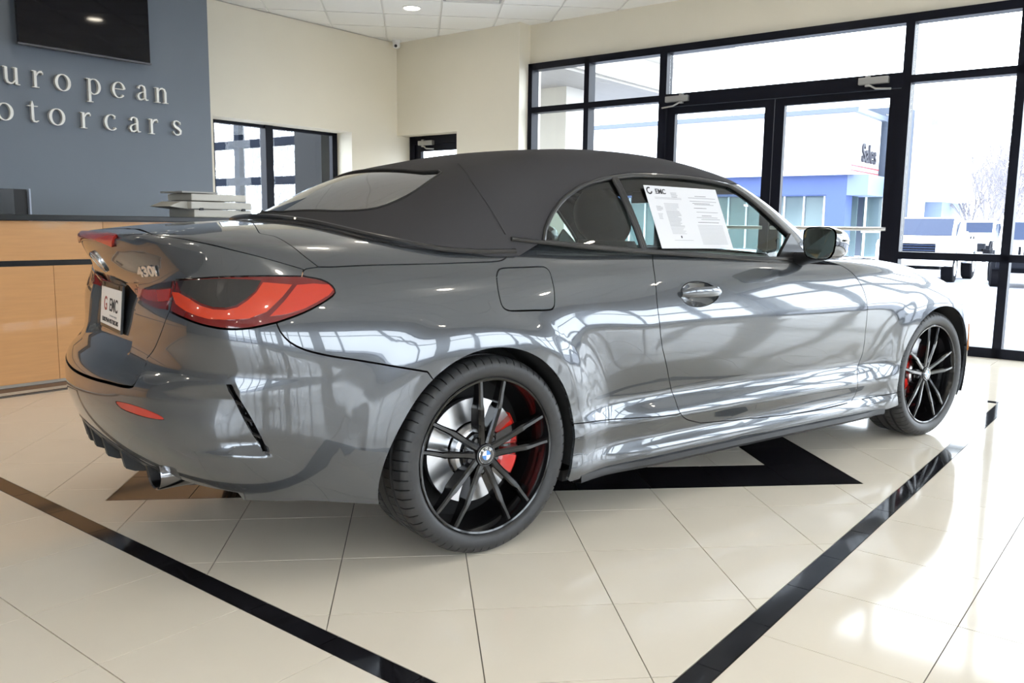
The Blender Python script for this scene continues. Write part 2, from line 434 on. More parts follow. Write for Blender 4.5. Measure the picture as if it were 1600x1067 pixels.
RED = mat('red_caliper', (.65, .02, .012), .3, 0, .6)
DISC = mat('brake_disc_steel', (.62, .62, .63), .28, 1)
WELL = mat('wheel_well_felt', (.012, .012, .012), .95)
LEATHER = mat('grey_leather', (.045, .042, .040), .5, noise=(120, .15, .1, (1, 1, 1)))
LENSRED = mat('tail_lens_dark_red', (.13, .005, .005), .12, 0, 1)
LENSBAND = mat('tail_lens_orange_red', (.52, .038, .010), .2, 0, 1)
LENSSMOKE = mat('tail_lens_smoked', (.014, .013, .014), .12, 0, 1)
WHITEP = mat('white_print', (.82, .82, .82), .5)
INKP = mat('dark_print', (.03, .03, .035), .6)

car = empty('car', label='dark grey metallic two-door convertible with charcoal fabric hood on the showroom floor', cat='car')
GAP = .0019
def panel(name, patches, m, parent=car, F=F_body, thick=.012, off=0, gap=GAP, mirror=False, both=False, **k):
    """patches: list of (map function, polygon, holes, h). One mesh. mirror: joined left half; both: also a left copy as an object"""
    V = []; Fc = []; N = []
    for mp, poly, holes, h in patches:
        q = inset(poly, gap) if gap else np.asarray(poly)
        hs = [inset(np.asarray(g)[::1], -gap) if gap else np.asarray(g) for g in holes]
        v2, f = cdt(q, hs, h)
        P = mp(v2, F) if F is not None else mp(v2)
        n = grad(F, P); c = np.abs(P[:, 1]) < .002; n[c, 1] = 0; n /= np.linalg.norm(n, axis=1, keepdims=True)
        P = P + n * off
        b = len(V); f = np.array(f)
        # orient outward
        a = P[f[:, 1]] - P[f[:, 0]]; c2 = P[f[:, 2]] - P[f[:, 0]]; cr = np.cross(a, c2); flip = (cr * n[f[:, 0]]).sum(1) < 0
        f[flip] = f[flip][:, ::-1]
        ar = np.linalg.norm(cr, axis=1); f = f[ar > 1e-9]
        # boundary
        cnt = {}
        for t in f:
            for i in range(3):
                e = (int(t[i]), int(t[(i + 1) % 3])); cnt[e] = 1
        bd = [e for e in cnt if (e[1], e[0]) not in cnt]
        V += P.tolist(); N += n.tolist(); Fc += (f + b).tolist()
        if thick:
            ids = sorted({i for e in bd for i in e}); mp2 = {}
            for i in ids:                               # duplicated rim for a crisp edge, then an inward flange
                mp2[i] = len(V); V.append(P[i].tolist()); N.append(n[i].tolist()); V.append((P[i] - n[i] * thick).tolist()); N.append(n[i].tolist())
            for e in bd:
                a_, c_ = mp2[e[0]], mp2[e[1]]
                ed = P[e[1]] - P[e[0]]; on = np.cross(ed, n[e[0]]); on /= max(np.linalg.norm(on), 1e-9)
                for j in (a_, a_ + 1, c_, c_ + 1): N[j] = on.tolist()
                Fc += [[c_, a_, a_ + 1], [c_, a_ + 1, c_ + 1]]
    if mirror:
        n0 = len(V); V += [[v[0], -v[1], v[2]] for v in V[:n0]]; N += [[v[0], -v[1], v[2]] for v in N[:n0]]
        Fc += [[i + n0 for i in f][::-1] for f in Fc]
    o = mesh_obj(name, V, Fc, m, parent, True, N, **k)
    if both:
        mesh_obj(name, [[v[0], -v[1], v[2]] for v in V], [f[::-1] for f in Fc], m, parent, True, [[v[0], -v[1], v[2]] for v in N])
    return o
def bel(px, F=F_body): return belt_uv(cast_cam(F, px))
def sz(xz): return belt_uv(sidemap(np.array(xz, float)))
def arc_xz(k, a0, a1, n=40, r=None):
    a = np.radians(np.linspace(a0, a1, n)); r = r or AR[k]; return np.stack([AX[k] + r * np.cos(a), AZ + r * np.sin(a)], 1)
US = YC + UF - X0
# ---------------- shared curves, all on the body surface (u, v)
seam_bq = smooth(bel([(432, 504), (438, 518), (452, 534), (475, 546), (510, 555), (560, 563), (620, 573), (668, 581)]))
light_out_bot = smooth(bel([(265, 486), (287, 497), (318, 508), (353, 514), (388, 513), (432, 504)]))
light_out_tip = smooth(bel([(432, 504), (476, 488), (512, 468), (524, 457), (519, 446), (503, 437), (472, 431)]))
lid_low = smooth(bel([(472, 431), (388, 431), (330, 433), (274, 437), (236, 441), (203, 446)]))
light_in_edge = smooth(bel([(274, 437), (271, 460), (265, 486)]))
lid_side = smooth(bel([(265, 486), (256, 508), (243, 541), (229, 560)]))
lid_ridge3 = cast_cam(F_body, [(474, 421), (420, 405), (353, 388), (290, 374), (240, 366)])

def Uz(x, v): return (US + x, v)
# ---- rear bumper (joined left and right halves)
# lower painted edge
bump_low3 = cast_cam(F_body, [(590, 785), (480, 783), (380, 781), (330, 779), (290, 770), (262, 742)])
vlow = belt_uv(bump_low3)
vlow = smooth(np.concatenate([[[US - .392, .238]], vlow[1:3], [[YC + .42, .290], [YC + .22, .300], [.42, .335], [.30, .372], [.15, .400], [0, .412]]]))
arc_rear_low = sz(arc_xz(0, 180 + math.degrees(math.asin((AZ - .238) / AR[0])), 180 - 45, 20))
i0 = 0
# where does the arch meet the bumper seam?  seam end point
se = belt(seam_bq[-1:])[0]; ang_se = math.degrees(math.atan2(se[2] - AZ, se[0] - AX[0]))
a_lo = 180 + math.degrees(math.asin((AZ - .238) / AR[0]))
_ab = arc_xz(0, a_lo, ang_se, 24); _k = 1 + .115 * (1 - sstep(0, .75, np.linspace(0, 1, 24)))
_ab = np.stack([AX[0] + (_ab[:, 0] - AX[0]) * _k, _ab[:, 1]], 1)
arch_b = sz(_ab)
shelf = smooth(np.array([lid_side[-1], [ .50, .600], [.33, .590], [.15, .585], [0, .583]]))
bump = chain(shelf[::-1], lid_side[::-1], light_out_bot, seam_bq, arch_b[::-1], vlow)
# cut the vent slit, the reflector and the exhaust out of the bumper
_v = np.linspace(.628, .440, 14); _us = np.interp(-_v, -SLIT[:, 1], SLIT[:, 0])
_w = np.sin(np.linspace(.12, PI - .12, 14))**.4
vent = np.concatenate([np.stack([_us - .016 * _w, _v], 1), np.stack([_us + .017 * _w, _v], 1)[::-1]])
vent = dens(vent, .01, True)
refl = smooth(bel([(181, 628), (196, 630), (222, 638), (246, 648), (256, 655), (240, 654), (215, 648), (190, 638)]), .01, True)
exh = np.array([(0.0, 0.0)])
ec = bel([(243, 742)])[0]
th = np.linspace(0, 2 * PI, 36, endpoint=False)
exh = np.stack([ec[0] + .082 * np.sign(np.cos(th)) * np.abs(np.cos(th))**.8, ec[1] + .043 * np.sign(np.sin(th)) * np.abs(np.sin(th))**.8], 1)
full = chain(bump, (bump * [-1, 1])[::-1])
neg = lambda q: (q * [-1, 1])[::-1]
panel('rear_bumper', [(belt, full, [vent, refl, neg(vent), neg(refl)], .017)], PAINT, gap=GAP)
# ---- rear quarter
arch_f_end = math.degrees(math.asin((.396 - AZ) / AR[0]))
arch_q = sz(arc_xz(0, ang_se, arch_f_end, 60))
sill_seam = smooth(np.concatenate([arch_q[-1:], bel([(960, 655), (1010, 652), (1060, 648)])]))
door_rear = smooth(bel([(1018, 394), (1021, 418), (1025, 450), (1028, 485), (1032, 520), (1038, 556), (1045, 590), (1052, 617), (1060, 640), (1066, 650), (1075, 656), (1095, 661)]))
k640 = int(np.argmin(np.abs(door_rear - sill_seam[-1]).sum(1)))
sill_seam[-1] = door_rear[k640]
lid_corner = smooth(bel([(472, 431), (473, 425), (478, 420), (497, 417)]), .008)
q_top = smooth(bel([(497, 417), (560, 415), (634, 413), (712, 411), (769, 409)]))
q_cor = smooth(bel([(769, 409), (783, 407), (791, 402), (798, 393), (801, 386), (800, 379), (798, 374)]), .008)
q_base = smooth(bel([(798, 374), (850, 380), (905, 385), (960, 390), (1018, 394)]))
fuel = smooth(bel([(786, 419), (820, 417.5), (850, 417), (858, 423), (862, 435), (866, 455), (866, 478), (860, 484), (830, 485), (797, 485.5), (788, 482), (783, 474), (778, 452), (776, 432), (779, 422)]), .01, True)
quarter = chain(seam_bq[::-1], light_out_tip, lid_corner, q_top, q_cor, q_base, door_rear[:k640 + 1], sill_seam[::-1], arch_q[::-1])
panel('rear_quarter_panel', [(belt, quarter, [fuel], .015)], PAINT, both=True)
panel('fuel_door', [(belt, fuel, [], .02)], PAINT)
# ---- door
door_bot = smooth(bel([(1095, 661), (1150, 656), (1230, 648), (1290, 638), (1330, 628)]))
door_front = smooth(bel([(1330, 628), (1337, 615), (1340, 595), (1345, 560), (1352, 520), (1355, 490), (1350, 455), (1341, 438), (1330, 425), (1312, 414)]))
door_top = smooth(bel([(1312, 414), (1255, 411), (1180, 405), (1100, 399), (1018, 394)]))
door = chain(door_rear, door_bot, door_front, door_top)
hc = bel([(1094, 459.5)])[0]
bowl = np.stack([hc[0] + .112 * np.cos(th), hc[1] + .033 * np.sin(th) * (1 - .15 * np.cos(th))], 1)
panel('door', [(belt, door, [bowl], .022)], PAINT, both=True)
drp = [o for o in car.children if o.name == 'door'][0]
def bowl_map(uv, F=F_body):
    P = belt(uv); n = grad(F_body, P); r = np.hypot((uv[:, 0] - hc[0]) / .112, (uv[:, 1] - hc[1]) / .033)
    return P - n * (.030 * np.clip(1 - r**2.5, 0, 1))[:, None]
v2, f2 = cdt(bowl, [], .010); Pb = bowl_map(v2)
mesh_obj('handle_recess', Pb, f2, PAINT, drp, True)
hp = belt(np.array([[hc[0] + t, hc[1] + .002] for t in np.linspace(-.114, .114, 15)])); hn = grad(F_body, hp); up = np.array([0, 0, 1.])
V = []; Fc = []
for i, (p, n) in enumerate(zip(hp, hn)):
    t = -1 + 2 * i / 14; hh = .021 * (1 - .45 * t**4) * (1 - .0 * t); dd = .006 + .020 * (1 - t**4)
    for k in range(10):
        a = 2 * PI * k / 10; V.append((p + up * hh * math.sin(a) + n * (dd + .008 * math.cos(a))).tolist())
for i in range(14):
    for k in range(10): Fc.append((i * 10 + k, i * 10 + (k + 1) % 10, (i + 1) * 10 + (k + 1) % 10, (i + 1) * 10 + k))
Fc += [tuple(range(10))[::-1], tuple(range(140, 150))]
hm = MB(); hm.add(V, Fc, True); hm.build('door_handle', PAINT, drp)
# ---- side sill
sill_bot = smooth(bel([(890, 747), (940, 735), (1000, 720), (1100, 700), (1200, 680), (1300, 659), (1375, 641)]))
arch_sr = sz(arc_xz(0, arch_f_end, -22, 14))
x_sb = 2.44
front_seam_end = bel([(1383, 616)])[0]
fs3 = belt(front_seam_end[None])[0]; a_f = 180 - math.degrees(math.asin(min(.9, (fs3[2] - AZ) / AR[1])))
arch_fr_end = sz(arc_xz(1, 180 + 20, a_f, 12))
sill_bot_pts = smooth(np.array([Uz(.345, .185), Uz(.5, .188), Uz(.9, .195), Uz(1.5, .195), Uz(2.1, .195), Uz(2.42, .195)]))
sill_front = sz([(2.50, .21)])
fr_bot = smooth(np.concatenate([door_front[:1], arch_fr_end[-1:]]))
sill = chain(arch_sr, sill_bot_pts, arch_fr_end, fr_bot[::-1], door_bot[::-1], door_rear[k640:][::-1], sill_seam[::-1])
panel('side_sill', [(belt, sill, [], .018)], PAINT, both=True)
# ---- front fender, hood, front bumper
arch_ff = sz(arc_xz(1, a_f, 20, 60))
hood_side = np.array([(1.80, -.70), (2.0, -.705), (2.3, -.705), (2.7, -.695), (3.0, -.67), (3.25, -.635)])
hs_xy = smooth(hood_side)
hs_uv = belt_uv(topmap(hs_xy))
f_ff = arch_ff[-1]; nose = smooth(np.array([f_ff, [f_ff[0] + .02, f_ff[1] + .12], hs_uv[-1]]))
fender = chain(fr_bot, arch_ff, nose, hs_uv[::-1], smooth(np.concatenate([hs_uv[:1], bel([(1312, 414)])])), door_front[::-1])
panel('front_fender', [(belt, fender, [], .02)], PAINT, both=True)
hood = chain(hs_xy, smooth(np.array([(3.25, -.635), (3.38, -.45), (3.46, -.22), (3.48, 0)])))
hood = chain(hood, (hood * [1, -1])[::-1])
hood = chain(hood, smooth(np.array([(1.80, .70), (1.92, .4), (1.96, 0), (1.92, -.4), (1.80, -.70)])))
panel('bonnet', [(topmap, hood, [], .05)], PAINT)
UE = YC * 2 + 2 * UF + X1 - X0
fb_top = belt_uv(topmap(smooth(np.array([(3.25, -.635), (3.38, -.45), (3.46, -.22), (3.48, -.002)]))))
arch_fb = sz(arc_xz(1, 20, -25, 14))
fb = chain(nose, fb_top, np.array([[UE, fb_top[-1][1]], [UE, .22], [UE - .5, .20], arch_fb[-1]]), arch_fb[::-1])
fb = chain(*[dens([fb[i], fb[(i + 1) % len(fb)]], .03) for i in range(len(fb))])
panel('front_bumper', [(belt, fb, [], .03)], PAINT, mirror=True)
mk = dens([Uz(3.235, .43), Uz(3.262, .43), Uz(3.232, .58), Uz(3.207, .58)], .01, True)
panel('side_marker', [(belt, mk, [], .02)], mat('amber_lens', (.75, .25, .03), .2, 0, 1), off=.003, gap=0, thick=.004)
hl = dens([Uz(3.34, .66), Uz(3.52, .62), Uz(3.72, .60), Uz(3.75, .68), Uz(3.55, .72), Uz(3.38, .73)], .015, True)
panel('headlight', [(belt, hl, [], .02)], mat('headlight_lens', (.25, .27, .3), .08, .3, 1), off=.003, gap=0, thick=.004, both=True)
# ---- trunk lid: rear face + top
ridge = smooth(np.array(lid_ridge3.tolist() + [[-.858, -.08, 1.041], [-.864, 0, 1.042]]), .012)

ridge_uv = belt_uv(ridge); ridge_uv[-1, 0] = 0; ridge_xy = ridge[:, :2].copy(); ridge_xy[-1, 1] = 0
kk = int(np.argmin(np.abs(lid_low - light_in_edge[0]).sum(1)))
lid_face = chain(shelf[::-1] + [[0, .006]], lid_side[::-1], light_in_edge[::-1], lid_low[:kk + 1][::-1], lid_corner[:3], ridge_uv)
lid_face = lid_face[lid_face[:, 0] > 1e-4] if False else lid_face
lid_face = chain(lid_face, (lid_face * [-1, 1])[::-1])
seam_lt = cast_cam(F_body, [(497, 417), (484, 407), (470, 396), (452, 382), (428, 369), (405, 364)])
seam_lt = smooth(np.array([tuple(p[:2]) for p in seam_lt] + [(-.52, -.18), (-.515, 0)]), .012)
corner_xy = belt(lid_corner)[:, :2]
lt = chain(ridge_xy[::-1], corner_xy[2:], seam_lt)
lid_top = chain(lt, (lt * [1, -1])[::-1])
panel('trunk_lid', [(belt, lid_face, [], .014), (topmap, lid_top, [], .022)], PAINT, gap=.0012)
lid = [o for o in car.children if o.name == 'trunk_lid'][0]
# tonneau cover between lid and hood
base_xy = smooth(np.array([(.20, -.772), (.05, -.765), (-.10, -.735), (-.24, -.655), (-.34, -.50), (-.40, -.30), (-.435, 0)]), .015)
qt_xy = belt(np.concatenate([q_top, q_cor[1:]]))[:, :2]
tn = chain(seam_lt[::-1][1:-1], np.array([seam_lt[0]]), qt_xy, base_xy)
tn = chain(seam_lt[::-1], qt_xy, base_xy)
tnf = chain(tn, (tn * [1, -1])[::-1])
panel('tonneau_cover', [(topmap, tnf, [], .022)], PAINT)
# ---- tail lights
def zl(pts): return [(80 + a / 2.2708, 330 + b / 2.2708) for a, b in pts]
def sub(name, poly, m, par, off, thick=.004, both=True, mp=belt, h=.014, gap=0):
    o = panel(name, [(mp, poly, [], h)], m, parent=par, off=off, thick=thick, gap=gap)
    return o
outer = chain(light_in_edge, light_out_bot, light_out_tip, lid_low[:kk + 1])
tl = panel('tail_light', [(belt, outer, [], .016)], LENSRED, off=-.001, both=False)
P_ = lambda pts: smooth(bel(zl(pts)), .008, True)
D_ = lambda pts: dens(bel(zl(pts)), .01, True)
sm1 = D_([(447, 247), (600, 240), (745, 246), (722, 285), (690, 312), (655, 334), (620, 342), (575, 340), (535, 328), (492, 303), (458, 283)])
bd1 = D_([(430, 287), (455, 290), (490, 310), (533, 337), (577, 350), (622, 352), (662, 342), (698, 318), (728, 290), (752, 254), (855, 262), (820, 305), (765, 358), (700, 382), (620, 386), (560, 383), (520, 372), (480, 355), (445, 330)])
bd2 = D_([(872, 263), (930, 258), (985, 262), (1000, 280), (985, 298), (940, 325), (895, 347), (835, 366), (775, 374), (825, 322)])
sub('smoked_lens', sm1, LENSSMOKE, tl, .0015); sub('light_band', bd1, LENSBAND, tl, .003); sub('light_band', bd2, mat('tail_lens_bright_red', (.48, .028, .010), .2, 0, 1), tl, .003)
li = D_([(284, 262), (320, 255), (438, 247), (432, 290), (415, 330), (412, 350), (360, 338), (318, 312), (296, 290)])
ti = panel('tail_light', [(belt, li, [], .014)], LENSRED, off=.0035, thick=.006, gap=0)
sub('smoked_lens', D_([(287, 264), (320, 258), (434, 250), (430, 272), (360, 277), (312, 280)]), LENSSMOKE, ti, .0055)
sub('light_band', D_([(312, 284), (360, 281), (428, 277), (421, 318), (400, 322), (345, 315)]), mat('tail_lens_mid_red', (.32, .016, .010), .2, 0, 1), ti, .0055)
for o in (tl, ti):                                             # left-hand lights
    me = o.data.copy()
    for v in me.vertices: v.co.y *= -1
    me.flip_normals(); link(bpy.data.objects.new('tail_light', me), car)
# high brake light in the lid edge
brk = belt_uv(cast_cam(F_body, [(146, 363), (188, 367), (176, 377)]))
bl = dens(np.array([(-.29, .856), (.29, .856), (.265, .839), (-.265, .839)]), .01, True)
panel('brake_light', [(belt, bl, [], .006)], mat('reflector_red', (.45, .028, .018), .25, 0, .8), parent=lid, off=.006, thick=.008, gap=0)
# reflectors
panel('bumper_reflector', [(belt, refl, [], .014)], mat('reflector_red', (.45, .028, .018), .25, 0, .8), off=-.001, gap=0, both=True)
# vent behind the slit: black tray + fins
def tray(name, poly, depth, m, h=.012, both=True):
    v, f = cdt(poly, [], h); P = belt(v); n = grad(F_body, P)
    o = mesh_obj(name, P - n * depth, f, m, car, True)
    if both: mesh_obj(name, (P - n * depth) * [1, -1, 1], [t[::-1] for t in f], m, car, True)
    return o
vt = tray('bumper_vent', inset(vent, -.004), .022, BLACKGLOSS)
va = belt(vent); c0 = va.mean(0)
mbv = MB()
for t in (.25, .5, .75):
    v_ = .628 + (.440 - .628) * t; u_ = float(np.interp(-v_, -SLIT[:, 1], SLIT[:, 0])); a, b = belt(np.array([[u_ - .012, v_], [u_ + .022, v_ - .006]]))
    mbv = MB(); mbv.tube([a - np.array([0, -.012, .0]), b - np.array([0, -.012, 0])], .0045, 6); mbv.build('vent_fin', BLACKPLASTIC, vt)
# fold under the vent: a raised lip
crs_px = [(330, 736), (352, 722), (380, 714), (412, 708), (420, 701)]
# diffuser and exhausts
dv = smooth(np.array([[0, .414], [.15, .402], [.30, .374], [.42, .337], [YC + .10, .318], [YC + .10, .298], [.42, .310], [.30, .342], [.15, .370], [0, .382]]), .02)
dvf = chain(dv, (dv * [-1, 1])[::-1])
df = panel('rear_diffuser', [(belt, dvf, [], .02)], SHADOWLINE, gap=.0, thick=.05, off=.002)
for yy in (-.385, -.27, -.16, -.05, .05, .16, .27, .385):
    zt_ = float(np.interp(abs(yy), [0, .15, .30, .42], [.384, .372, .344, .312])); xr = float(Rear(np.array([abs(yy)]), np.array([zt_]))[0])
    MB().prism([(xr - .012, zt_ + .02), (xr + .30, zt_ - .03), (xr + .30, zt_ - .10), (xr + .03, zt_ - .062), (xr + .004, zt_ - .050)], 1, yy - .016, yy + .016).build('diffuser_fin', BLACKPLASTIC, df)
for sg in (-1, 1):
    p = np.array([-.925, -.440, .318]); n = grad(F_body, p[None])[0]; p = p * [1, -sg, 1]; n = n * [1, -sg, 1]; dr = Vector((n[0] - .35, n[1] * .35, 0)).normalized()
    rot = dr.to_track_quat('Z', 'Y').to_matrix().to_4x4(); rot.translation = Vector(p) + Vector((.0, 0, .0)) - dr * .02
    m = MB(); m.lathe([(.054, -.10), (.054, .022), (.051, .027), (.047, .023), (.045, -.09), (.0, -.09)], 40, 2)
    e = m.build('exhaust_tip', mat('dark_chrome', (.20, .20, .21), .12, 1), car); e.matrix_local = rot @ Matrix.Diagonal((1.0, 1.35, 1, 1)) if abs(rot[2][1]) < .5 else rot @ Matrix.Diagonal((1.35, 1.0, 1, 1))
    m = MB(); m.lathe([(.060, -.10), (.068, .004), (.064, .010), (.059, -.004), (.056, -.10)], 40, 2)
    e2 = m.build('exhaust_surround', SHADOWLINE, car); e2.matrix_local = e.matrix_local.copy()
# ---- sill blade and black skirt
for sg in (1, -1):
    m = MB(); pts = [(x, .195 if x < 2.3 else .20) for x in np.linspace(.40, 2.40, 30)]
    V = []; F_ = []
    for i, (x, z) in enumerate(pts):
        y = -float(Wside(np.array([x]), np.array([.20]))[0]); e = min(1, (x - .40) / .35, (2.40 - x) / .25); e = max(e, 0.02)
        sec = [(y + .03, z + .004), (y - .006 * e, z + .002), (y - .018 * e, z - .014), (y - .014 * e, z - .024), (y + .05, z - .034)]
        V += [(x, a * sg, b) for a, b in sec]
    for i in range(29):
        for k in range(4): F_.append((i * 5 + k, i * 5 + k + 1, (i + 1) * 5 + k + 1, (i + 1) * 5 + k))
    m.add(V, F_, True); m.build('sill_skirt', BLACKPLASTIC, car)
# ---- greenhouse
def gx(px): return cast_cam(F_green, px)
win_top_px = [(849, 376), (852, 358), (858, 343), (866, 329), (880, 312), (900, 297), (920, 287), (945, 280), (975, 275.5), (1000, 274), (1060, 277), (1100, 282), (1138, 290)]
win_frt_px = [(1138, 290), (1165, 307), (1200, 337), (1230, 366), (1248, 386), (1260, 405)]
wt3 = gx(win_top_px); wf3 = gx(win_frt_px)
wt_s = smooth(wt3[:, [0, 2]]); wf_s = smooth(wf3[:, [0, 2]])
wb3 = gx([(1260, 405), (1180, 403), (1100, 398), (1012, 392), (960, 388), (900, 383), (849, 378)]); wb_s = smooth(wb3[:, [0, 2]])
dv_px = [(959, 278), (1006, 391)]
def splitx(z, q): # x of the divider line at height z
    return q[0, 0] + (z - q[0, 2]) / (q[1, 2] - q[0, 2]) * (q[1, 0] - q[0, 0])
dq = gx(dv_px)
outl = chain(wb_s[::-1], wf_s[::-1], wt_s[::-1]) if False else chain(wt_s, wf_s, wb_s)
inL = outl[:, 0] < splitx(outl[:, 1], dq)
q_poly = outl[inL]; d_poly = outl[~inL]
# order: outline starts at lower-left corner, so the left part wraps around
i1 = int(np.argmin(inL)); i2 = len(inL) - int(np.argmin(inL[::-1]))
zt, zb = float(wt3[:, 2].max()), float(wb3[3, 2])
P1 = outl[i1 - 1]; P2 = outl[i2 % len(outl)]
q_poly = chain(outl[:i1], outl[i2:]) if i2 < len(outl) else outl[:i1]
d_poly = outl[i1:i2]
q_poly = chain(*[dens([q_poly[i], q_poly[(i + 1) % len(q_poly)]], .02) for i in range(len(q_poly))])
d_poly = chain(*[dens([d_poly[i], d_poly[(i + 1) % len(d_poly)]], .02) for i in range(len(d_poly))])
for nm, pl in (('quarter_window', q_poly), ('door_window', d_poly)):
    panel(nm, [(sidemap, pl, [], .05)], CARGLASS, F=F_green, off=-.006, thick=0, gap=0, both=True)
for sg in (1, -1):
    f = lambda P: P * [1, sg, 1]
    o3 = sidemap(outl, F_green); n3 = grad(F_green, o3)
    m = MB(); m.tube(f(np.vstack([o3[::2], o3[:1]]) + np.vstack([n3[::2], n3[:1]]) * .001), .0085, 8); m.build('window_seal', SHADOWLINE, car)
    dl = sidemap(np.array([(dq[0, 0] + (dq[1, 0] - dq[0, 0]) * t, dq[0, 2] + (dq[1, 2] - dq[0, 2]) * t) for t in np.linspace(0, 1, 8)]), F_green)
    m = MB()
    for k in (-.010, 0, .010): m.tube(f(dl + [k, -.002, 0]), .008, 8)
    m.build('window_divider', SHADOWLINE, car)
    bm_ = smooth(gx([(798, 373), (850, 379), (905, 385), (960, 390), (1018, 394.5), (1100, 400), (1180, 405.5), (1255, 411)]), .03)
    m = MB(); m.tube(f(bm_ + [0, -.004, 0]), .0075, 8); m.build('belt_moulding', SHADOWLINE, car)
# fabric hood
fr_base = smooth(np.concatenate([base_xy[::-1] + 0, gx([(849, 377)])[:, :2]]))
fb_ = base_xy[::-1].copy(); out_ = fb_.copy()
out_[:, 0] -= .035 * np.clip(1 - (fb_[:, 0] + .435) / .5, 0, 1); out_[:, 1] -= .012 * np.clip(-fb_[:, 1] / .5, 0, 1)
hd_px = gx([(1138, 290), (1141, 281)])
header = smooth(np.array([wt3[-1, :2], (1.64, -.56), (1.685, -.45), (1.71, -.25), (1.72, 0)]))
fab = chain(out_, wt_s_xy := sidemap(wt_s, F_green)[:, :2], header)
fabf = chain(fab, (fab * [1, -1])[::-1])
rg3 = gx([(500, 330), (545, 330), (580, 327), (605, 320), (640, 304), (670, 284), (686, 273), (694, 268), (688, 265), (670, 264), (640, 264), (600, 266)])
rgx = rg3[:, :2]; rgx = np.array([p for p in rgx if p[1] < -.04])
rgq = gx([(520, 330), (560, 329), (590, 325), (620, 314), (650, 298), (674, 281), (690, 270)])[:, :2]
rgh = smooth(np.array([(-.365, 0), (-.362, -.10)] + [tuple(p) for p in rgq] + [(rgq[-1, 0] + .005, rgq[-1, 1] + .03), (.060, -.38), (.035, -.22), (.022, -.10), (.02, 0)]), .015)
rgf = chain(rgh, (rgh * [1, -1])[::-1])
panel('fabric_hood', [(topmap, fabf, [rgf], .02)], FABRIC, F=F_green, gap=0, both=False, thick=.02)
rw3 = topmap(rgf, F_green); MB().tube(np.vstack([rw3[::2], rw3[:1]]), .005, 6).build('rear_window_seal', SEAL, [o for o in car.children if o.name == 'fabric_hood'][0])
panel('rear_window', [(topmap, inset(rgf, -.004), [], .03)], REARGLASS, F=F_green, off=-.004, gap=0, thick=0)
fh = [o for o in car.children if o.name == 'fabric_hood'][0]
# hood seams
def seam_tube(px=None, pts=None, r=.0035, nm='hood_seam'):
    P = gx(px) if px is not None else pts
    P = topmap(smooth(P[:, :2], .02), F_green)
    for sg in (1, -1):
        m = MB(); m.tube(P * [1, sg, 1], r, 6); m.build(nm, FABRIC, fh)
seam_tube([(716, 256), (735, 280), (752, 305), (770, 332), (790, 366)])
seam_tube([(868, 331), (884, 308), (905, 291), (930, 281), (955, 273), (985, 269), (1040, 271), (1090, 276), (1130, 284)], r=.004)
# moulding at the foot of the hood
mm = topmap(base_xy + [[-.012, -.006]], F_body); mm[:, 2] += .012
full_b = np.vstack([mm, (mm * [1, -1, 1])[::-1][1:]])
MB().tube(full_b, .009, 8).build('hood_base_moulding', SHADOWLINE, car)
# windscreen, pillars
ws_out = smooth(np.array([(1.675, -.545), (1.80, -.585), (2.0, -.64), (2.16, -.68)]))
ws_b = smooth(np.array([(2.16, -.68), (2.26, -.45), (2.31, -.2), (2.32, 0)]))
hd2 = header[(header[:, 1] > -.545)]
ws = chain(np.array([(1.675, -.545)]), ws_out[1:], ws_b, hd2[::-1])
wsf = chain(ws, (ws * [1, -1])[::-1])
panel('windscreen', [(topmap, wsf, [], .05)], CARGLASS, F=F_green, off=-.004, gap=0, thick=0)
wf_xy = sidemap(wf_s, F_green)[:, :2]
ap = chain(wf_xy, smooth(np.array([wf_xy[-1], (2.02, -.742), (2.16, -.70), (2.16, -.68)])), ws_out[::-1], np.array([header[2]]), np.array([wf_xy[0]]))
panel('windscreen_pillar', [(topmap, ap, [], .02)], PAINT, F=F_green, gap=0, thick=.02, both=True)

# ================================================================== wheels
def font_mesh(nm, t):
    tmp = bpy.data.objects.new('tmp_text', t); me = bpy.data.meshes.new_from_object(tmp); me.name = nm
    bpy.data.objects.remove(tmp); return bpy.data.objects.new(nm, me)
def roundel(name, parent, r, M, letters=True):
    m = MB(); m.lathe([(r * .97, -r * .1), (r, r * .02), (r, r * .12), (r * .95, r * .17), (r * .90, r * .10), (0, r * .10)], 48, 2)
    o = m.build(name, mat('badge_silver', (.75, .76, .78), .15, 1), parent); o.matrix_local = M
    m = MB(); m.lathe([(r * .90, r * .105), (r * .90, r * .115), (r * .56, r * .115)], 48, 2, sm=False); m.build('badge_ring', BLACKGLOSS, o)
    for q in range(4):
        a0 = q * PI / 2; V = [(0, 0, r * .12)] + [(r * .55 * math.cos(a0 + i * PI / 16), r * .55 * math.sin(a0 + i * PI / 16), r * .12) for i in range(9)]
        m = MB(); m.add(V, [(0, i, i + 1) for i in range(1, 9)]); m.build('badge_quadrant', mat('badge_blue', (.02, .18, .55), .25, 0, 1) if q % 2 == 0 else mat('badge_white', (.85, .86, .88), .25, 0, 1), o, fix=False)
    if letters:
        for ch, a in zip('BMW', (40, 0, -40)):
            t = bpy.data.curves.new('badge_letter', 'FONT'); t.body = ch; t.size = r * .42; t.align_x = 'CENTER'; t.align_y = 'CENTER'; t.extrude = r * .01
            t.materials.append(WHITEP); l = font_mesh('badge_letter', t); link(l, o)
            an = math.radians(90 + a); l.location = (r * .73 * math.cos(an), r * .73 * math.sin(an), r * .125); l.rotation_euler = (0, 0, math.radians(a))
    return o
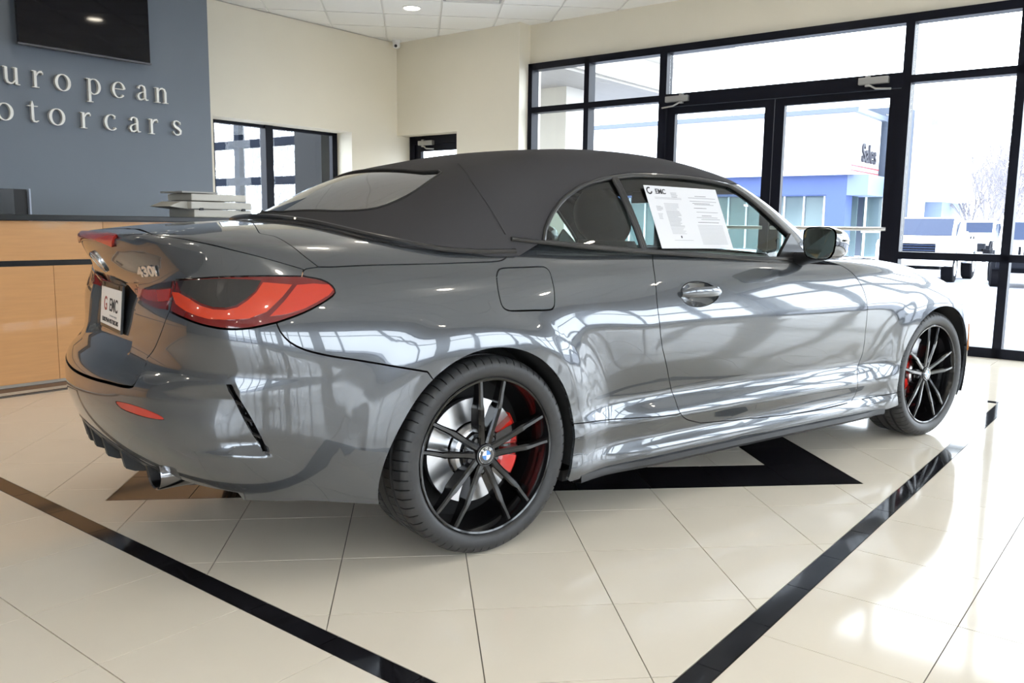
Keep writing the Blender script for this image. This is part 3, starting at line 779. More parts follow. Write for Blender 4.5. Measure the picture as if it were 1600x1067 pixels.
def make_wheel(x, ysg, ylip, rear, width):
    """hub axis along y; built for the right side (outside = -y), turned round for the left"""
    R = .3302; RL = .2625
    o = ylip
    # tyre
    side = [(RL - .004, .012), (RL + .004, -.004), (RL + .016, -.010), (RL + .034, -.012), (RL + .048, -.008), (RL + .058, .000), (.3265, .010)]
    tread = []; g = [(.022, .004), (.052, .012), (.102, .012), (.152, .012), (width - .05, .004)]
    y = .018
    tread.append((.3292, .020))
    for gy, gw in g[1:4]:
        gy = gy * width / .24
        tread += [(R, gy - gw / 2 - .001), (R - .010, gy - gw / 2 + .001), (R - .010, gy + gw / 2 - .001), (R, gy + gw / 2 + .001)]
    tread += [(.3292, width - .03), (.322, width - .018), (.30, width - .008), (RL, width - .015)]
    prof = side + tread
    nb = 64; angs = []
    for b in range(nb):
        a = 2 * PI * b / nb; st = 2 * PI / nb
        angs += [(a, 0), (a + st * .45, 0), (a + st * .87, 0), (a + st * .885, 1), (a + st * .985, 1)]
    n = len(prof); V = []; F_ = []
    for a, gr in angs:
        for k, (r, h) in enumerate(prof):
            sh = gr and (4 <= k <= 8 or 11 < k < 14 or k >= n - 5)
            rr = r - (.009 if sh and k > 4 else .003 if sh else 0) - (.0025 if gr and 8 < k < n - 5 and r > .329 and False else 0)
            V.append((rr * math.cos(a + h * .35 * (k > 6)), h, rr * math.sin(a + h * .35 * (k > 6))))
    m_ = len(angs)
    for i in range(m_):
        j = (i + 1) % m_
        for k in range(n - 1): F_.append((i * n + k, j * n + k, j * n + k + 1, i * n + k + 1))
    t = MB(); t.add(V, F_, True)
    w = t.build('wheel', RUBBER, car, loc=(x, ylip * 1.0, .3302))
    if ysg > 0: w.location.y = -ylip; w.rotation_euler.z = PI
    # rim barrel
    t = MB(); t.lathe([(RL - .002, .004), (RL - .001, -.001), (RL - .004, -.003), (RL - .010, -.001), (RL - .0125, .008), (RL - .018, .022), (RL - .022, .06), (RL - .026, .14), (RL - .012, width - .02)], 96, 1)
    rim = t.build('rim', RIM, w)
    # spokes
    ph = math.radians(14)
    st = [(.030, .0125, .0135, .022, .044), (.062, .0165, .0125, .018, .050), (.105, .0245, .0115, .012, .052), (.160, .0355, .0125, .005, .046), (.178, .0385, .0095, .004, .040), (.215, .0420, .0085, .004, .034), (.2525, .0470, .0082, .004, .030)]
    for p in range(5):
        for sg in (-1, 1):
            t = MB(); V = []; F_ = []
            a = ph + p * 2 * PI / 5; ca, sa = math.cos(a), math.sin(a)
            for r, off, hw, h, d in st:
                for dx, dh in ((-hw, d), (-hw, .006), (-hw * .55, 0), (hw * .55, 0), (hw, .006), (hw, d)):
                    u, v = math.sqrt(max(r * r - off * off, 0)), off * sg + dx
                    V.append((u * ca - v * sa, h + dh, u * sa + v * ca))
            for i in range(len(st) - 1):
                for k in range(6): F_.append((i * 6 + k, i * 6 + (k + 1) % 6, (i + 1) * 6 + (k + 1) % 6, (i + 1) * 6 + k))
            F_ += [tuple(range(6))[::-1], tuple(range(len(st) * 6 - 6, len(st) * 6))]
            t.add(V, F_); t.build('spoke', RIM, w)
    t = MB(); t.lathe([(0, .020), (.031, .020), (.033, .016), (.036, .016), (.040, .026), (.046, .034), (.060, .042), (.074, .046), (.078, .060), (.078, .09)], 60, 1); t.build('hub', RIM, w)
    for p in range(5):
        a = ph + PI / 5 + p * 2 * PI / 5
        t = MB(); t.lathe([(0, .030), (.008, .030), (.010, .034), (.010, .05)], 12, 1, c=(.056 * math.cos(a), 0, .056 * math.sin(a))); t.build('wheel_bolt', SHADOWLINE, w)
    roundel('badge', w, .029, Matrix.Translation((0, .0175, 0)) @ Matrix.Rotation(PI / 2, 4, 'X'), letters=ysg < 0 and rear)
    # brake disc and caliper
    RD = .178 if rear else .182
    t = MB(); t.lathe([(.100, .098), (RD, .098), (RD, .122), (.095, .122)], 72, 1, sm=False); t.lathe([(.045, .060), (.082, .060), (.090, .066), (.094, .098)], 60, 1); t.build('brake_disc', DISC, w)
    t = MB(); t.lathe([(.11, .16), (.24, .16)], 48, 1, sm=False); t.build('brake_shield', WELL, w)
    side_ = (1 if rear else -1) * (1 if ysg < 0 else -1)
    t = MB()
    for k in range(2):
        pass
    def arcbox(r0, r1, h0, h1, a0, a1, seg=12):
        V = []; F_ = []
        for i in range(seg + 1):
            a = a0 + (a1 - a0) * i / seg
            for r, h in ((r0, h0 + .008), (r0 + .01, h0), (r1 - .012, h0), (r1, h0 + .010), (r1, h1), (r0, h1)):
                V.append((r * math.cos(a), h, r * math.sin(a)))
        for i in range(seg):
            for q in range(6): F_.append((i * 6 + q, i * 6 + (q + 1) % 6, (i + 1) * 6 + (q + 1) % 6, (i + 1) * 6 + q))
        F_ += [tuple(range(6))[::-1], tuple(range(seg * 6, seg * 6 + 6))]
        return V, F_
    c = 0 if side_ > 0 else PI
    for a0, a1, r0, r1, h0 in ((-.60, -.22, .098, .176, .066), (.22, .60, .098, .176, .066), (-.60, .60, .158, .190, .092), (-.07, .07, .115, .18, .080)):
        V, F_ = arcbox(r0, r1, h0, .135, c + a0, c + a1); t.add(V, F_)
    cal = t.build('brake_caliper', RED, w)
    for a0 in (-.16, .16):
        t = MB(); V, F_ = arcbox(.105, .145, .075, .09, c + a0 - .045, c + a0 + .045, 4); t.add(V, F_)
        t.build('brake_pad', mat('pad_steel', (.4, .4, .4), .4, .8), cal)
    return w
make_wheel(0, -1, -.899, True, .278); make_wheel(2.851, -1, -.886, False, .225)
make_wheel(0, 1, -.899, True, .278); make_wheel(2.851, 1, -.886, False, .225)
# wheel wells
for k, x in enumerate(AX):
    for sg in (-1, 1):
        m = MB(); V = []; F_ = []; n = 40
        for i in range(n + 1):
            a = math.radians((-14 + 207 * i / n) if k == 0 else (-20 + 212 * i / n)); ca, sa = math.cos(a), math.sin(a); r = AR[k] + .004
            if k == 0: r += .040 * float(1 - sstep(-.25, .55, sa)) * (ca < 0)
            ys = float(Wside(np.array([x + r * ca]), np.array([AZ + r * sa]))[0]) - .010
            if abs(float(x + r * ca)) and k == 0 and ca < -.3:
                q = sidemap(np.array([[x + r * ca, AZ + r * sa]])); ys = -q[0, 1] - .010
            V += [(x + r * ca, sg * ys, AZ + r * sa), (x + (r + .02) * ca, sg * .60, AZ + (r + .02) * sa), (x + (r * .6) * ca, sg * .58, AZ + r * .6 * sa)]
        for i in range(n):
            for q in range(2): F_.append((i * 3 + q, i * 3 + q + 1, (i + 1) * 3 + q + 1, (i + 1) * 3 + q))
        m.add(V, F_, True); m.build('wheel_well', WELL, car)
m = MB(); m.box((.40, -.80, .15), (2.42, .80, .19)); m.box((-.70, -.42, .27), (.42, .42, .30)); m.box((2.4, -.55, .18), (3.4, .55, .22)); m.box((-.05, -.85, .30), (.05, .85, .36)); m.build('underbody', WELL, car)
# ================================================================== cabin
m = MB(); m.box((.30, -.74, .25), (2.3, .74, .29)); m.box((-.30, -.70, .29), (.42, .70, .80)); m.build('cabin_floor', WELL, car)
for sg in (-1, 1):
    MB().box((.80, sg * .70, .30), (2.20, sg * .735, .95), bev=.01).build('door_trim', LEATHER, car)
    MB().box((.10, sg * .68, .70), (.82, sg * .73, .985), bev=.01).build('side_trim', LEATHER, car)
MB().box((1.85, -.73, .62), (2.30, .73, .955), bev=.03).build('dashboard', LEATHER, car)
MB().box((1.05, -.09, .30), (1.90, .09, .60), bev=.02).build('centre_console', LEATHER, car)
def seat(x, y, rear=False):
    m = MB(); m.box((x - .05, y - .24, .38), (x + .48, y + .24, .54), bev=.04)
    s = m.build('seat', LEATHER, car)
    def slab(nm, z0, z1, w0, w1, d, par, x0=x):
        V = []; F_ = []; n = 10; q = 16
        for i in range(n + 1):
            t = i / n; z = z0 + (z1 - z0) * t; ww = w0 + (w1 - w0) * t; rd = math.sqrt(max(0, 1 - (2 * max(t, .5) - 1)**4)) if nm == 'headrest' else (1 - .5 * max(0, t - .8) * 2)
            if nm == 'headrest': rd = max(.35, math.sin(PI * min(max(t, .04), .96))**.35)
            xc = x0 - (z - .45) * .28
            for k in range(q):
                a = 2 * PI * k / q; c_, s_ = math.cos(a), math.sin(a)
                V.append((xc + d * rd * np.sign(c_) * abs(c_)**.7, y + ww * rd * np.sign(s_) * abs(s_)**.55, z))
        for i in range(n):
            for k in range(q): F_.append((i * q + k, i * q + (k + 1) % q, (i + 1) * q + (k + 1) % q, (i + 1) * q + k))
        F_ += [tuple(range(q))[::-1], tuple(range(n * q, n * q + q))]
        mm_ = MB(); mm_.add(V, F_, True); return mm_.build(nm, LEATHER, par)
    slab('backrest', .42, 1.02 if not rear else .93, .25, .20, .065, s)
    slab('headrest', 1.0 if not rear else .91, 1.235 if not rear else 1.06, .165, .15, .055, s)
    return s
seat(1.15, -.36); seat(1.15, .36); seat(.42, -.33, True); seat(.42, .33, True)
m = MB()
V = [(1.62 + .05 * math.sin(a), .36 + .185 * math.cos(a), .86 + .175 * math.sin(a)) for a in np.linspace(0, 2 * PI, 33)]
m.tube(V, .015, 8); m.box((1.63, .20, .84), (1.66, .52, .88)); m.tube([(1.65, .36, .85), (1.9, .36, .78)], .03, 8); m.build('steering_wheel', LEATHER, car)
MB().box((1.60, -.11, 1.20), (1.63, .11, 1.26), bev=.008).build('rear_view_mirror', SHADOWLINE, car)
# headliner under the fabric
# ---- door mirrors
def mirror(sg):
    o = Vector((1.62, -.985, 1.03))
    m = MB(); V = []; F_ = []; n = 14; q = 20
    for i in range(n + 1):
        t = i / n; x = 1.635 + .165 * t                       # from the glass (rear) to the nose (front)
        sc = math.sqrt(max(0, 1 - (max(0, t - .15) / .87)**2.2)); cy = -.985 + .015 * t; cz = 1.022 - .012 * t
        for k in range(q):
            a = 2 * PI * k / q; c_, s_ = math.cos(a), math.sin(a)
            V.append((x + .030 * c_ * (1 - t)**2, cy + .100 * sc * np.sign(c_) * abs(c_)**.62 * (1 + .10 * s_), cz + .070 * sc * np.sign(s_) * abs(s_)**.62))
    for i in range(n):
        for k in range(q): F_.append((i * q + k, i * q + (k + 1) % q, (i + 1) * q + (k + 1) % q, (i + 1) * q + k))
    F_ += [tuple(range(n * q, n * q + q))]
    m.add([(v[0], v[1] * sg, v[2]) for v in V], F_, True); mr = m.build('door_mirror', BLACKGLOSS, car)
    V2 = [(v[0] - .003, -.985 * sg + (v[1] + .985) * .93 * sg, 1.022 + (v[2] - 1.022) * .93) for v in V[:q]]
    g = MB(); g.add(V2, [tuple(range(q))]); g.build('mirror_glass', mat('mirror_glass', (.55, .60, .58), .03, 1), mr, fix=False)
    m = MB(); m.tube([(1.72, -.94 * sg, .972), (1.74, -.87 * sg, .955), (1.76, -.80 * sg, .945)], .03, 10, rs=[.030, .026, .034]); m.build('mirror_arm', SHADOWLINE, mr)
    m = MB(); m.prism([(1.62, .945), (1.80, .935), (1.845, .945), (1.71, 1.06)], 1, -.775 * sg, -.792 * sg); m.build('mirror_sail', SHADOWLINE, mr)
    m = MB(); V = [(1.665 + .09 * math.sin(a), (-.985 - .103 * math.cos(a)) * sg, 1.035) for a in np.linspace(.1, 1.5, 8)]; m.tube(V, .005, 6); m.build('turn_signal', mat('signal_lens', (.6, .6, .58), .2), mr)
mirror(1); mirror(-1)
# ---- badges, lettering, plate
p = root(F_body, np.array([[-.5, 0, .944]]), np.array([[-1.0, 0, 0]]))[0]; n = grad(F_body, p[None])[0]; n[1] = 0
pb = cast_cam(F_body, [(151, 408)])[0]; 
zc = Vector(n).normalized(); xc = Vector((0, -1, 0)); yc = zc.cross(xc)
Mb = Matrix((( xc.x, yc.x, zc.x, p[0] + n[0] * .002), (xc.y, yc.y, zc.y, 0), (xc.z, yc.z, zc.z, p[2] + n[2] * .002), (0, 0, 0, 1)))
roundel('badge', lid, .041, Mb)
def text(body, size, P, X, Y, m, parent, ext=.0012, nm='lettering', bold=0, sx=1):
    t = bpy.data.curves.new(nm, 'FONT'); t.body = body; t.size = size; t.align_x = 'CENTER'; t.align_y = 'CENTER'; t.extrude = ext; t.offset = bold
    t.materials.append(m); o = font_mesh(nm, t); link(o, parent)
    X = Vector(X).normalized(); Z = X.cross(Vector(Y)).normalized(); Y = Z.cross(X)
    o.matrix_local = Matrix(((X.x * sx, Y.x, Z.x, P[0]), (X.y * sx, Y.y, Z.y, P[1]), (X.z * sx, Y.z, Z.z, P[2]), (0, 0, 0, 1))); return o
q3 = cast_cam(F_body, [(213, 426), (250, 423), (231, 424.5)]); qn = grad(F_body, q3[2:])[0]
Xd = Vector(q3[1] - q3[0]); Yd = Vector(qn).cross(Xd)
text('430i', .043, q3[2] + qn * .003, Xd, Yd, mat('badge_letter_chrome', (.85, .85, .86), .2, .9), lid, .0015, 'model_lettering', .0018, 1.75)
# number plate in the lid recess
pc = cast_cam(F_body, [(184, 478)])[0]
xr = float(Rear(np.array([0.0]), np.array([.79]))[0])
Mp = Matrix.Translation((xr - .014, 0, .790)) @ Matrix.Rotation(math.radians(5), 4, 'Y')
m = MB(); m.box((-.004, -.155, -.079), (.004, .155, .079), M=Mp, bev=.002); m.build('number_plate', mat('plate_black', (.02, .02, .02), .3), car)
plo = [o for o in car.children if o.name == 'number_plate'][0]
m = MB(); m.box((-.0052, -.150, -.066), (-.0042, .150, .062), M=Mp); m.build('plate_face', mat('plate_white', (.86, .85, .83), .35), plo)
def pt(y, z): return Mp @ Vector((-.0056, y, z))
PY = Mp.to_3x3() @ Vector((0, 0, 1))
text('EMC', .062, pt(-.045, .004), (0, -1, 0), PY, INKP, plo, .0004, 'plate_lettering', .0006)
text('G', .066, pt(.075, .004), (0, -1, 0), PY, mat('emblem_red', (.35, .05, .04), .5), plo, .0004, 'plate_emblem', .001)
text('EUROPEAN MOTORCARS', .021, pt(0, -.050), (0, -1, 0), PY, INKP, plo, .0004, 'plate_lettering', .0002)
text('the motorcar company', .011, pt(-.045, -.030), (0, -1, 0), PY, mat('print_grey', (.4, .4, .4), .5), plo, .0003, 'plate_lettering')
for yy in (-.11, .11):
    t = MB(); t.lathe([(0, 0), (.007, 0), (.007, .004), (0, .004)], 10, 0, c=tuple(pt(yy, .070)), sm=False); t.build('plate_screw', BLACKPLASTIC, plo)

# ================================================================== showroom (s along the accent wall, t towards it; turned 14.84 degrees against the car)
RB = math.radians(14.84)
RN1 = np.array([math.cos(RB), math.sin(RB), 0]); RN2 = np.array([-math.sin(RB), math.cos(RB), 0])
def on_s(px, s):
    d = ray_px([px])[0]; t = (s - CAM @ RN1) / (d @ RN1); P = CAM + d * t; return (P @ RN2, P[2])
def on_t(px, t_):
    d = ray_px([px])[0]; t = (t_ - CAM @ RN2) / (d @ RN2); P = CAM + d * t; return (P @ RN1, P[2])
def in_view(P, pad=40):
    X = P[0] * RN1 + P[1] * RN2 + np.array([0, 0, P[2]]) - CAM; w_ = X @ CFW
    if w_ < .1: return False
    x = 800 + CF * (X @ CR) / w_; y = 533.5 - CF * (X @ CU) / w_
    return -pad < x < 1600 + pad and -pad < y < 1067 + pad
RROT = (0, 0, RB)
WALLM = mat('warm_white_wall_paint', (.79, .74, .62), .7, noise=(3, .02, .03, (1, 1, 1)))
GREIGE = mat('greige_wall_paint', (.36, .34, .31), .7, noise=(3, .03, .03, (1, 1, 1)))
ACCENT = mat('slate_blue_wall_paint', (.165, .190, .225), .6, noise=(3, .03, .03, (1, 1, 1)))
CEILM = mat('white_ceiling_board', (.80, .80, .79), .85, noise=(160, .05, .2, (1, 1, 1)))
GRIDM = mat('ceiling_grid_white', (.72, .72, .71), .5)
FRAMEM = mat('dark_window_frame', (.004, .005, .011), .45, spec=.2)
PANE = glassmat('window_glass', (.97, .985, .985), .015)
CREAM = mat('cream_porcelain_tile', (.83, .755, .635), .09, spec=.5, noise=(5, .035, 0, (1, 1, 1)))
BLACKT = mat('black_granite_tile', (.012, .012, .015), .07, noise=(9, .5, 0, (1, 1, 1)))
GROUT = mat('dark_grout', (.20, .18, .15), .8)
def rbox(name, lo, hi, m, parent=None, bev=0, **k):
    o = MB().box(lo, hi, bev=bev).build(name, m, parent, **k)
    if parent is None: o.rotation_euler = RROT
    return o
S0, S1, T0, T1, CH = -7.0, 5.95, -7.2, 5.76, 3.40
# floor
floor = rbox('floor', (S0 - .2, T0 - .2, -.12), (S1 + .3, T1 + .4, -.004), GROUT, kind='structure')
def clip(poly, a, b, c):
    """keep a*x+b*y<=c"""
    out = []
    for i in range(len(poly)):
        p, q = poly[i], poly[(i + 1) % len(poly)]; fp = a * p[0] + b * p[1] - c; fq = a * q[0] + b * q[1] - c
        if fp <= 0: out.append(p)
        if (fp < 0 < fq) or (fq < 0 < fp): t = fp / (fp - fq); out.append((p[0] + (q[0] - p[0]) * t, p[1] + (q[1] - p[1]) * t))
    return out
G = .0016
cream_rest, black_rest = MB(), MB(); n_cream = [0]; n_black = [0]
def tile(poly, black=False):
    if len(poly) < 3: return
    p = np.array(poly); ar = abs(.5 * np.sum(p[:, 0] * np.roll(p[:, 1], -1) - np.roll(p[:, 0], -1) * p[:, 1]))
    if ar < .0012: return
    if np.min(np.linalg.norm(p - np.roll(p, -1, 0), axis=1)) < .004:
        k = np.linalg.norm(p - np.roll(p, -1, 0), axis=1) > .004; p = p[k]
        if len(p) < 3: return
    q = inset(p, G); c = q.mean(0); m = MB(); m.prism([tuple(v) for v in q], 2, -.008, 0.0)
    cnt = n_black if black else n_cream
    vis = any(in_view((x, y, 0), 0) for x, y in q) or in_view((c[0], c[1], 0), 0)
    if vis and cnt[0] < 290:
        cnt[0] += 1; m.build('black_floor_tile' if black else 'floor_tile', BLACKT if black else CREAM, floor)
    else: (black_rest if black else cream_rest).add(m.V, m.F)
RS0, RS1, RT0, RT1, BWD = -1.000, 3.816, -1.803, 3.013, .072
TS = .400
# outer grid
jobs = []
js = [RS0 - TS * k for k in range(int((RS0 - S0) / TS) + 1, 0, -1)]
ss = [.205 + .3985 * k for k in range(-19, 16)]; tts = [.204 + .404 * k for k in range(-19, 15)]
xs_l = [RS0 - .4 * k for k in range(0, 16)][::-1]; xs_r = [RS1 + .4 * k for k in range(0, 7)]
ys_b = [RT0 - .397 * k for k in range(0, 15)][::-1]; ys_t = [RT1 + .4 * k for k in range(0, 9)]
def strip(xs, ys):
    for a, b in zip(xs[:-1], xs[1:]):
        for c, d in zip(ys[:-1], ys[1:]):
            p = [(a, c), (b, c), (b, d), (a, d)]
            for pl_ in ((1, 0, S1), (-1, 0, -S0), (0, 1, T1), (0, -1, -T0)): p = clip(p, *pl_)
            if len(p) > 2: jobs.append((p, False))
mid_s = [s for s in ss if RS0 - 1e-6 < s < RS1 + .2]
strip(ss, ys_b)                                           # camera-side rows
strip(ss, ys_t)
in_t = [RT0] + [t for t in tts if RT0 + .02 < t < RT1 - .02] + [RT1]
strip(xs_l, in_t); strip(xs_r, in_t)
# band of black tiles
bs = [-.444 + .3075 * k for k in range(-2, 15)]; bs = [RS0 - .0] + [s for s in bs if RS0 + .05 < s < RS1 - .05] + [RS1]
for a, b in zip(bs[:-1], bs[1:]):
    jobs.append(([(a, RT0), (b, RT0), (b, RT0 + BWD), (a, RT0 + BWD)], True)); jobs.append(([(a, RT1 - BWD), (b, RT1 - BWD), (b, RT1), (a, RT1)], True))
bt = [-.01 + .311 * k for k in range(-6, 11)]; bt = [RT0 + BWD] + [t for t in bt if RT0 + .12 < t < RT1 - .12] + [RT1 - BWD]
for a, b in zip(bt[:-1], bt[1:]):
    jobs.append(([(RS0, a), (RS0 + BWD, a), (RS0 + BWD, b), (RS0, b)], True)); jobs.append(([(RS1 - BWD, a), (RS1, a), (RS1, b), (RS1 - BWD, b)], True))
# inner diagonal grid; (L, M) index coordinates as measured on the floor
ga = math.radians(-30.215) - RB; gd = np.array([math.cos(ga), math.sin(ga)]); gn = np.array([-math.sin(ga), math.cos(ga)]); GS = .4029
def LM(L, M): v = gd * (.37784 + GS * L) + gn * (-.38728 - GS * M); return (float(v[0]), float(v[1]))
FL0, FL1, FM1, FM0 = -3.385, 4.335, -.63, -8.35; FW = .772
def lmrect(l0, l1, m0, m1, black=False):
    p = [LM(l0, m0), LM(l1, m0), LM(l1, m1), LM(l0, m1)]
    for pl_ in ((1, 0, RS1 - BWD), (-1, 0, -(RS0 + BWD)), (0, 1, RT1 - BWD), (0, -1, -(RT0 + BWD))): p = clip(p, *pl_)
    if len(p) > 2: jobs.append((p, black))
def lmpoly(pts):
    p = [LM(*q) for q in pts]
    for pl_ in ((1, 0, RS1 - BWD), (-1, 0, -(RS0 + BWD)), (0, 1, RT1 - BWD), (0, -1, -(RT0 + BWD))): p = clip(p, *pl_)
    if len(p) > 2: jobs.append((p, False))
for L in range(-10, 12):
    for M in range(-14, 6):
        l0, l1, m0, m1 = L, L + 1, M, M + 1
        ox0, ox1 = max(l0, FL0), min(l1, FL1); oy0, oy1 = max(m0, FM0), min(m1, FM1)
        if ox0 >= ox1 or oy0 >= oy1: lmrect(l0, l1, m0, m1); continue
        # outside part
        fx, fy = (ox0 == l0 and ox1 == l1), (oy0 == m0 and oy1 == m1)
        if not (fx and fy):
            if fx: lmrect(l0, l1, m0, oy0) if oy0 > m0 else None; lmrect(l0, l1, oy1, m1) if oy1 < m1 else None
            elif fy: lmrect(l0, ox0, m0, m1) if ox0 > l0 else None; lmrect(ox1, l1, m0, m1) if ox1 < l1 else None
            else:
                cx, cy = (ox0 if ox0 > l0 else ox1), (oy0 if oy0 > m0 else oy1); X_ = l0 if ox0 > l0 else l1; Y_ = m0 if oy0 > m0 else m1; Xo = l1 if X_ == l0 else l0; Yo = m1 if Y_ == m0 else m0
                lmpoly([(X_, Y_), (Xo, Y_), (Xo, cy), (cx, cy), (cx, Yo), (X_, Yo)])
        a0, a1, b0, b1 = max(l0, FL0 + FW), min(l1, FL1 - FW), max(m0, FM0 + FW), min(m1, FM1 - FW)
        if a0 < a1 and b0 < b1: lmrect(a0, a1, b0, b1)
for k in range(10):
    a = FL0 + FW * k; b = FM0 + FW * k
    lmrect(a, a + FW, FM1 - FW, FM1, True); lmrect(a, a + FW, FM0, FM0 + FW, True)
    if 0 < k < 9: lmrect(FL0, FL0 + FW, b, b + FW, True); lmrect(FL1 - FW, FL1, b, b + FW, True)
jobs.sort(key=lambda j: (np.mean([q[0] for q in j[0]]) + 2.31)**2 + (np.mean([q[1] for q in j[0]]) + 2.61)**2)
for p, b in jobs: tile(p, b)
if cream_rest.F: cream_rest.build('floor_tile', CREAM, floor, kind='stuff')
if black_rest.F: black_rest.build('black_floor_tile', BLACKT, floor, kind='stuff')
# ceiling: grid turned 45 degrees against the walls
ceil = rbox('ceiling', (S0 - .2, T0 - .2, CH + .012), (S1 + .3, T1 + .4, CH + .15), GRIDM, kind='structure')
CS = .635; r2_ = math.sqrt(.5); cr_ = MB(); ncl = 0
LIGHTS_ = []
tiles_c = []
for i in range(-24, 24):
    for j in range(-24, 24):
        u0, v0 = -.135 + CS * i, 6.545 + CS * j         # u=(s-t)/sqrt2, v=(s+t)/sqrt2
        g = .012; pts = [(u0 + g, v0 + g), (u0 + CS - g, v0 + g), (u0 + CS - g, v0 + CS - g), (u0 + g, v0 + CS - g)]
        p = [((u + v) * r2_, (v - u) * r2_) for u, v in pts]
        for pl_ in ((1, 0, S1 - .02), (-1, 0, -S0 - .02), (0, 1, T1 - .02), (0, -1, -T0 - .02)): p = clip(p, *pl_)
        if len(p) < 3: continue
        c = np.mean(p, 0)
        tiles_c.append((p, i, j, c))
for p, i, j, c in tiles_c:
    m = MB(); m.prism(p, 2, CH, CH + .015)
    if any(in_view((x, y, CH), 5) for x, y in p) and not (i == 1 and j == -2): m.build('ceiling_tile', CEILM, ceil)
    elif not (i == 1 and j == -2): cr_.add(m.V, m.F)
    if i % 4 == 0 and (j + 1) % 4 == 0 and len(p) == 4: LIGHTS_.append(c)
cr_.build('ceiling_tile', CEILM, ceil, kind='stuff')
LAMPM = mat('lamp_glow', (1, .95, .85), emis=((1.0, .90, .74), 55))
for k, c in enumerate(LIGHTS_):
    lp = empty('ceiling_downlight', label='round recessed downlight, the one in the ceiling near the corner camera' if in_view((c[0], c[1], CH), 0) else 'round recessed downlight seen only as a small glint mirrored in the grey paint', cat='ceiling light', group='recessed downlights')
    lp.location = Vector((*(c[0] * RN1 + c[1] * RN2)[:2], CH))
    m = MB(); m.lathe([(.105, 0), (.105, -.006), (.088, -.010), (.082, -.002), (.080, .0)], 40, 2); m.build('trim_ring', mat('white_enamel', (.85, .85, .84), .4), lp)
    m = MB(); m.lathe([(.0805, -.003), (0, -.003)], 40, 2, sm=False); m.build('lamp', LAMPM, lp)
# air grille
gu, gv = -.135 + CS, 6.545 - 2 * CS
gr = empty('ceiling_vent', rz=RB, label='square white air grille set in the suspended ceiling', cat='ceiling vent')
def ceil_pt(u, v): return ((u + v) * r2_, (v - u) * r2_)
m = MB(); m.prism([ceil_pt(gu + .01, gv + .01), ceil_pt(gu + CS - .01, gv + .01), ceil_pt(gu + CS - .01, gv + CS - .01), ceil_pt(gu + .01, gv + CS - .01)], 2, CH + .004, CH + .012); m.build('backing', mat('vent_grey', (.35, .35, .35), .6), gr)
for k in range(16):
    a = gv + .04 + k * .036
    m = MB(); m.prism([ceil_pt(gu + .04, a), ceil_pt(gu + CS - .04, a), ceil_pt(gu + CS - .04, a + .018), ceil_pt(gu + .04, a + .018)], 2, CH - .006, CH + .004); m.build('slat', GRIDM, gr)
# walls --------------------------------------------------------
def wall(name, boxes, m=WALLM):
    b = MB()
    for lo, hi in boxes: b.box(lo, hi)
    o = b.build(name, m, None, kind='structure'); o.rotation_euler = RROT; return o
SW = 5.73
wall('wall_left', [((S0 - .15, T1, 0), (3.01, T1 + .34, CH)), ((3.01, T1, 2.20), (4.95, T1 + .34, CH)), ((3.01, T1, 0), (4.95, T1 + .34, .75)), ((4.95, T1, 0), (SW + .5, T1 + .34, CH))])
wall('wall_corner', [((SW, 3.72, 0), (SW + .42, 4.70, CH)), ((SW, 4.70, 2.225), (SW + .42, T1, CH))])
wall('wall_front', [((S1 - .02, T0 - .15, 2.955), (S1 + .14, 3.72, CH))])
wall('wall_back', [((S0 - .15, T0 - .15, 0), (S0, T0 + .6, CH)), ((S0 - .15, T0 + .6, 2.55), (S0, -2.0, CH)), ((S0 - .15, -2.0, 0), (S0, T1 + .1, CH))], GREIGE)
wall('wall_right', [((S0 - .15, T0 - .15, 2.45), (S1 + .14, T0, CH)), ((S0 - .15, T0 - .15, 0), (S1 + .14, T0, .45))] + [((S0 + 2.6 * k - .25, T0 - .15, .45), (S0 + 2.6 * k + .25, T0, 2.45)) for k in range(6)], GREIGE)
wall('trim_1', [((SW - .0, T0, 0), (SW + .01, T0 + .01, .1))], WALLM)
acc = wall('wall_accent', [((S0, 5.2, 0), (2.63, T1 + .0, CH))], ACCENT)
def bars(name, label, items, m=FRAMEM, kind=None, panes=(), **k):
    """items: (part name, lo, hi)"""
    e = empty(name, rz=RB); 
    if kind: e['kind'] = kind
    if label: e['label'] = label
    for nm, lo, hi in items: MB().box(lo, hi).build(nm, m, e)
    for lo, hi in panes: MB().box(lo, hi).build('pane', PANE, e)
    return e
SF, SB = 5.90, 6.03; PG = (5.962, 5.970)
z0, z1, zt = .0, 2.955, 2.42
# window_1: the two-light window left of the doors
it = [('jamb', (SF, 3.66, 0), (SB, 3.72, z1)), ('mullion', (SF, 2.86, .0), (SB, 2.925, z1)), ('head', (SF, 1.97, z1 - .075), (SB, 3.72, z1)), ('transom', (SF, 1.97, zt - .03), (SB, 3.72, zt + .035)), ('sill', (SF, 1.97, 0), (SB, 3.72, .10)), ('rail', (SF, 1.97, .82), (SB, 3.72, .88))]
bars('window_1', None, it, kind='structure', panes=[((PG[0], 1.97, .05), (PG[1], 3.70, z1 - .03))])
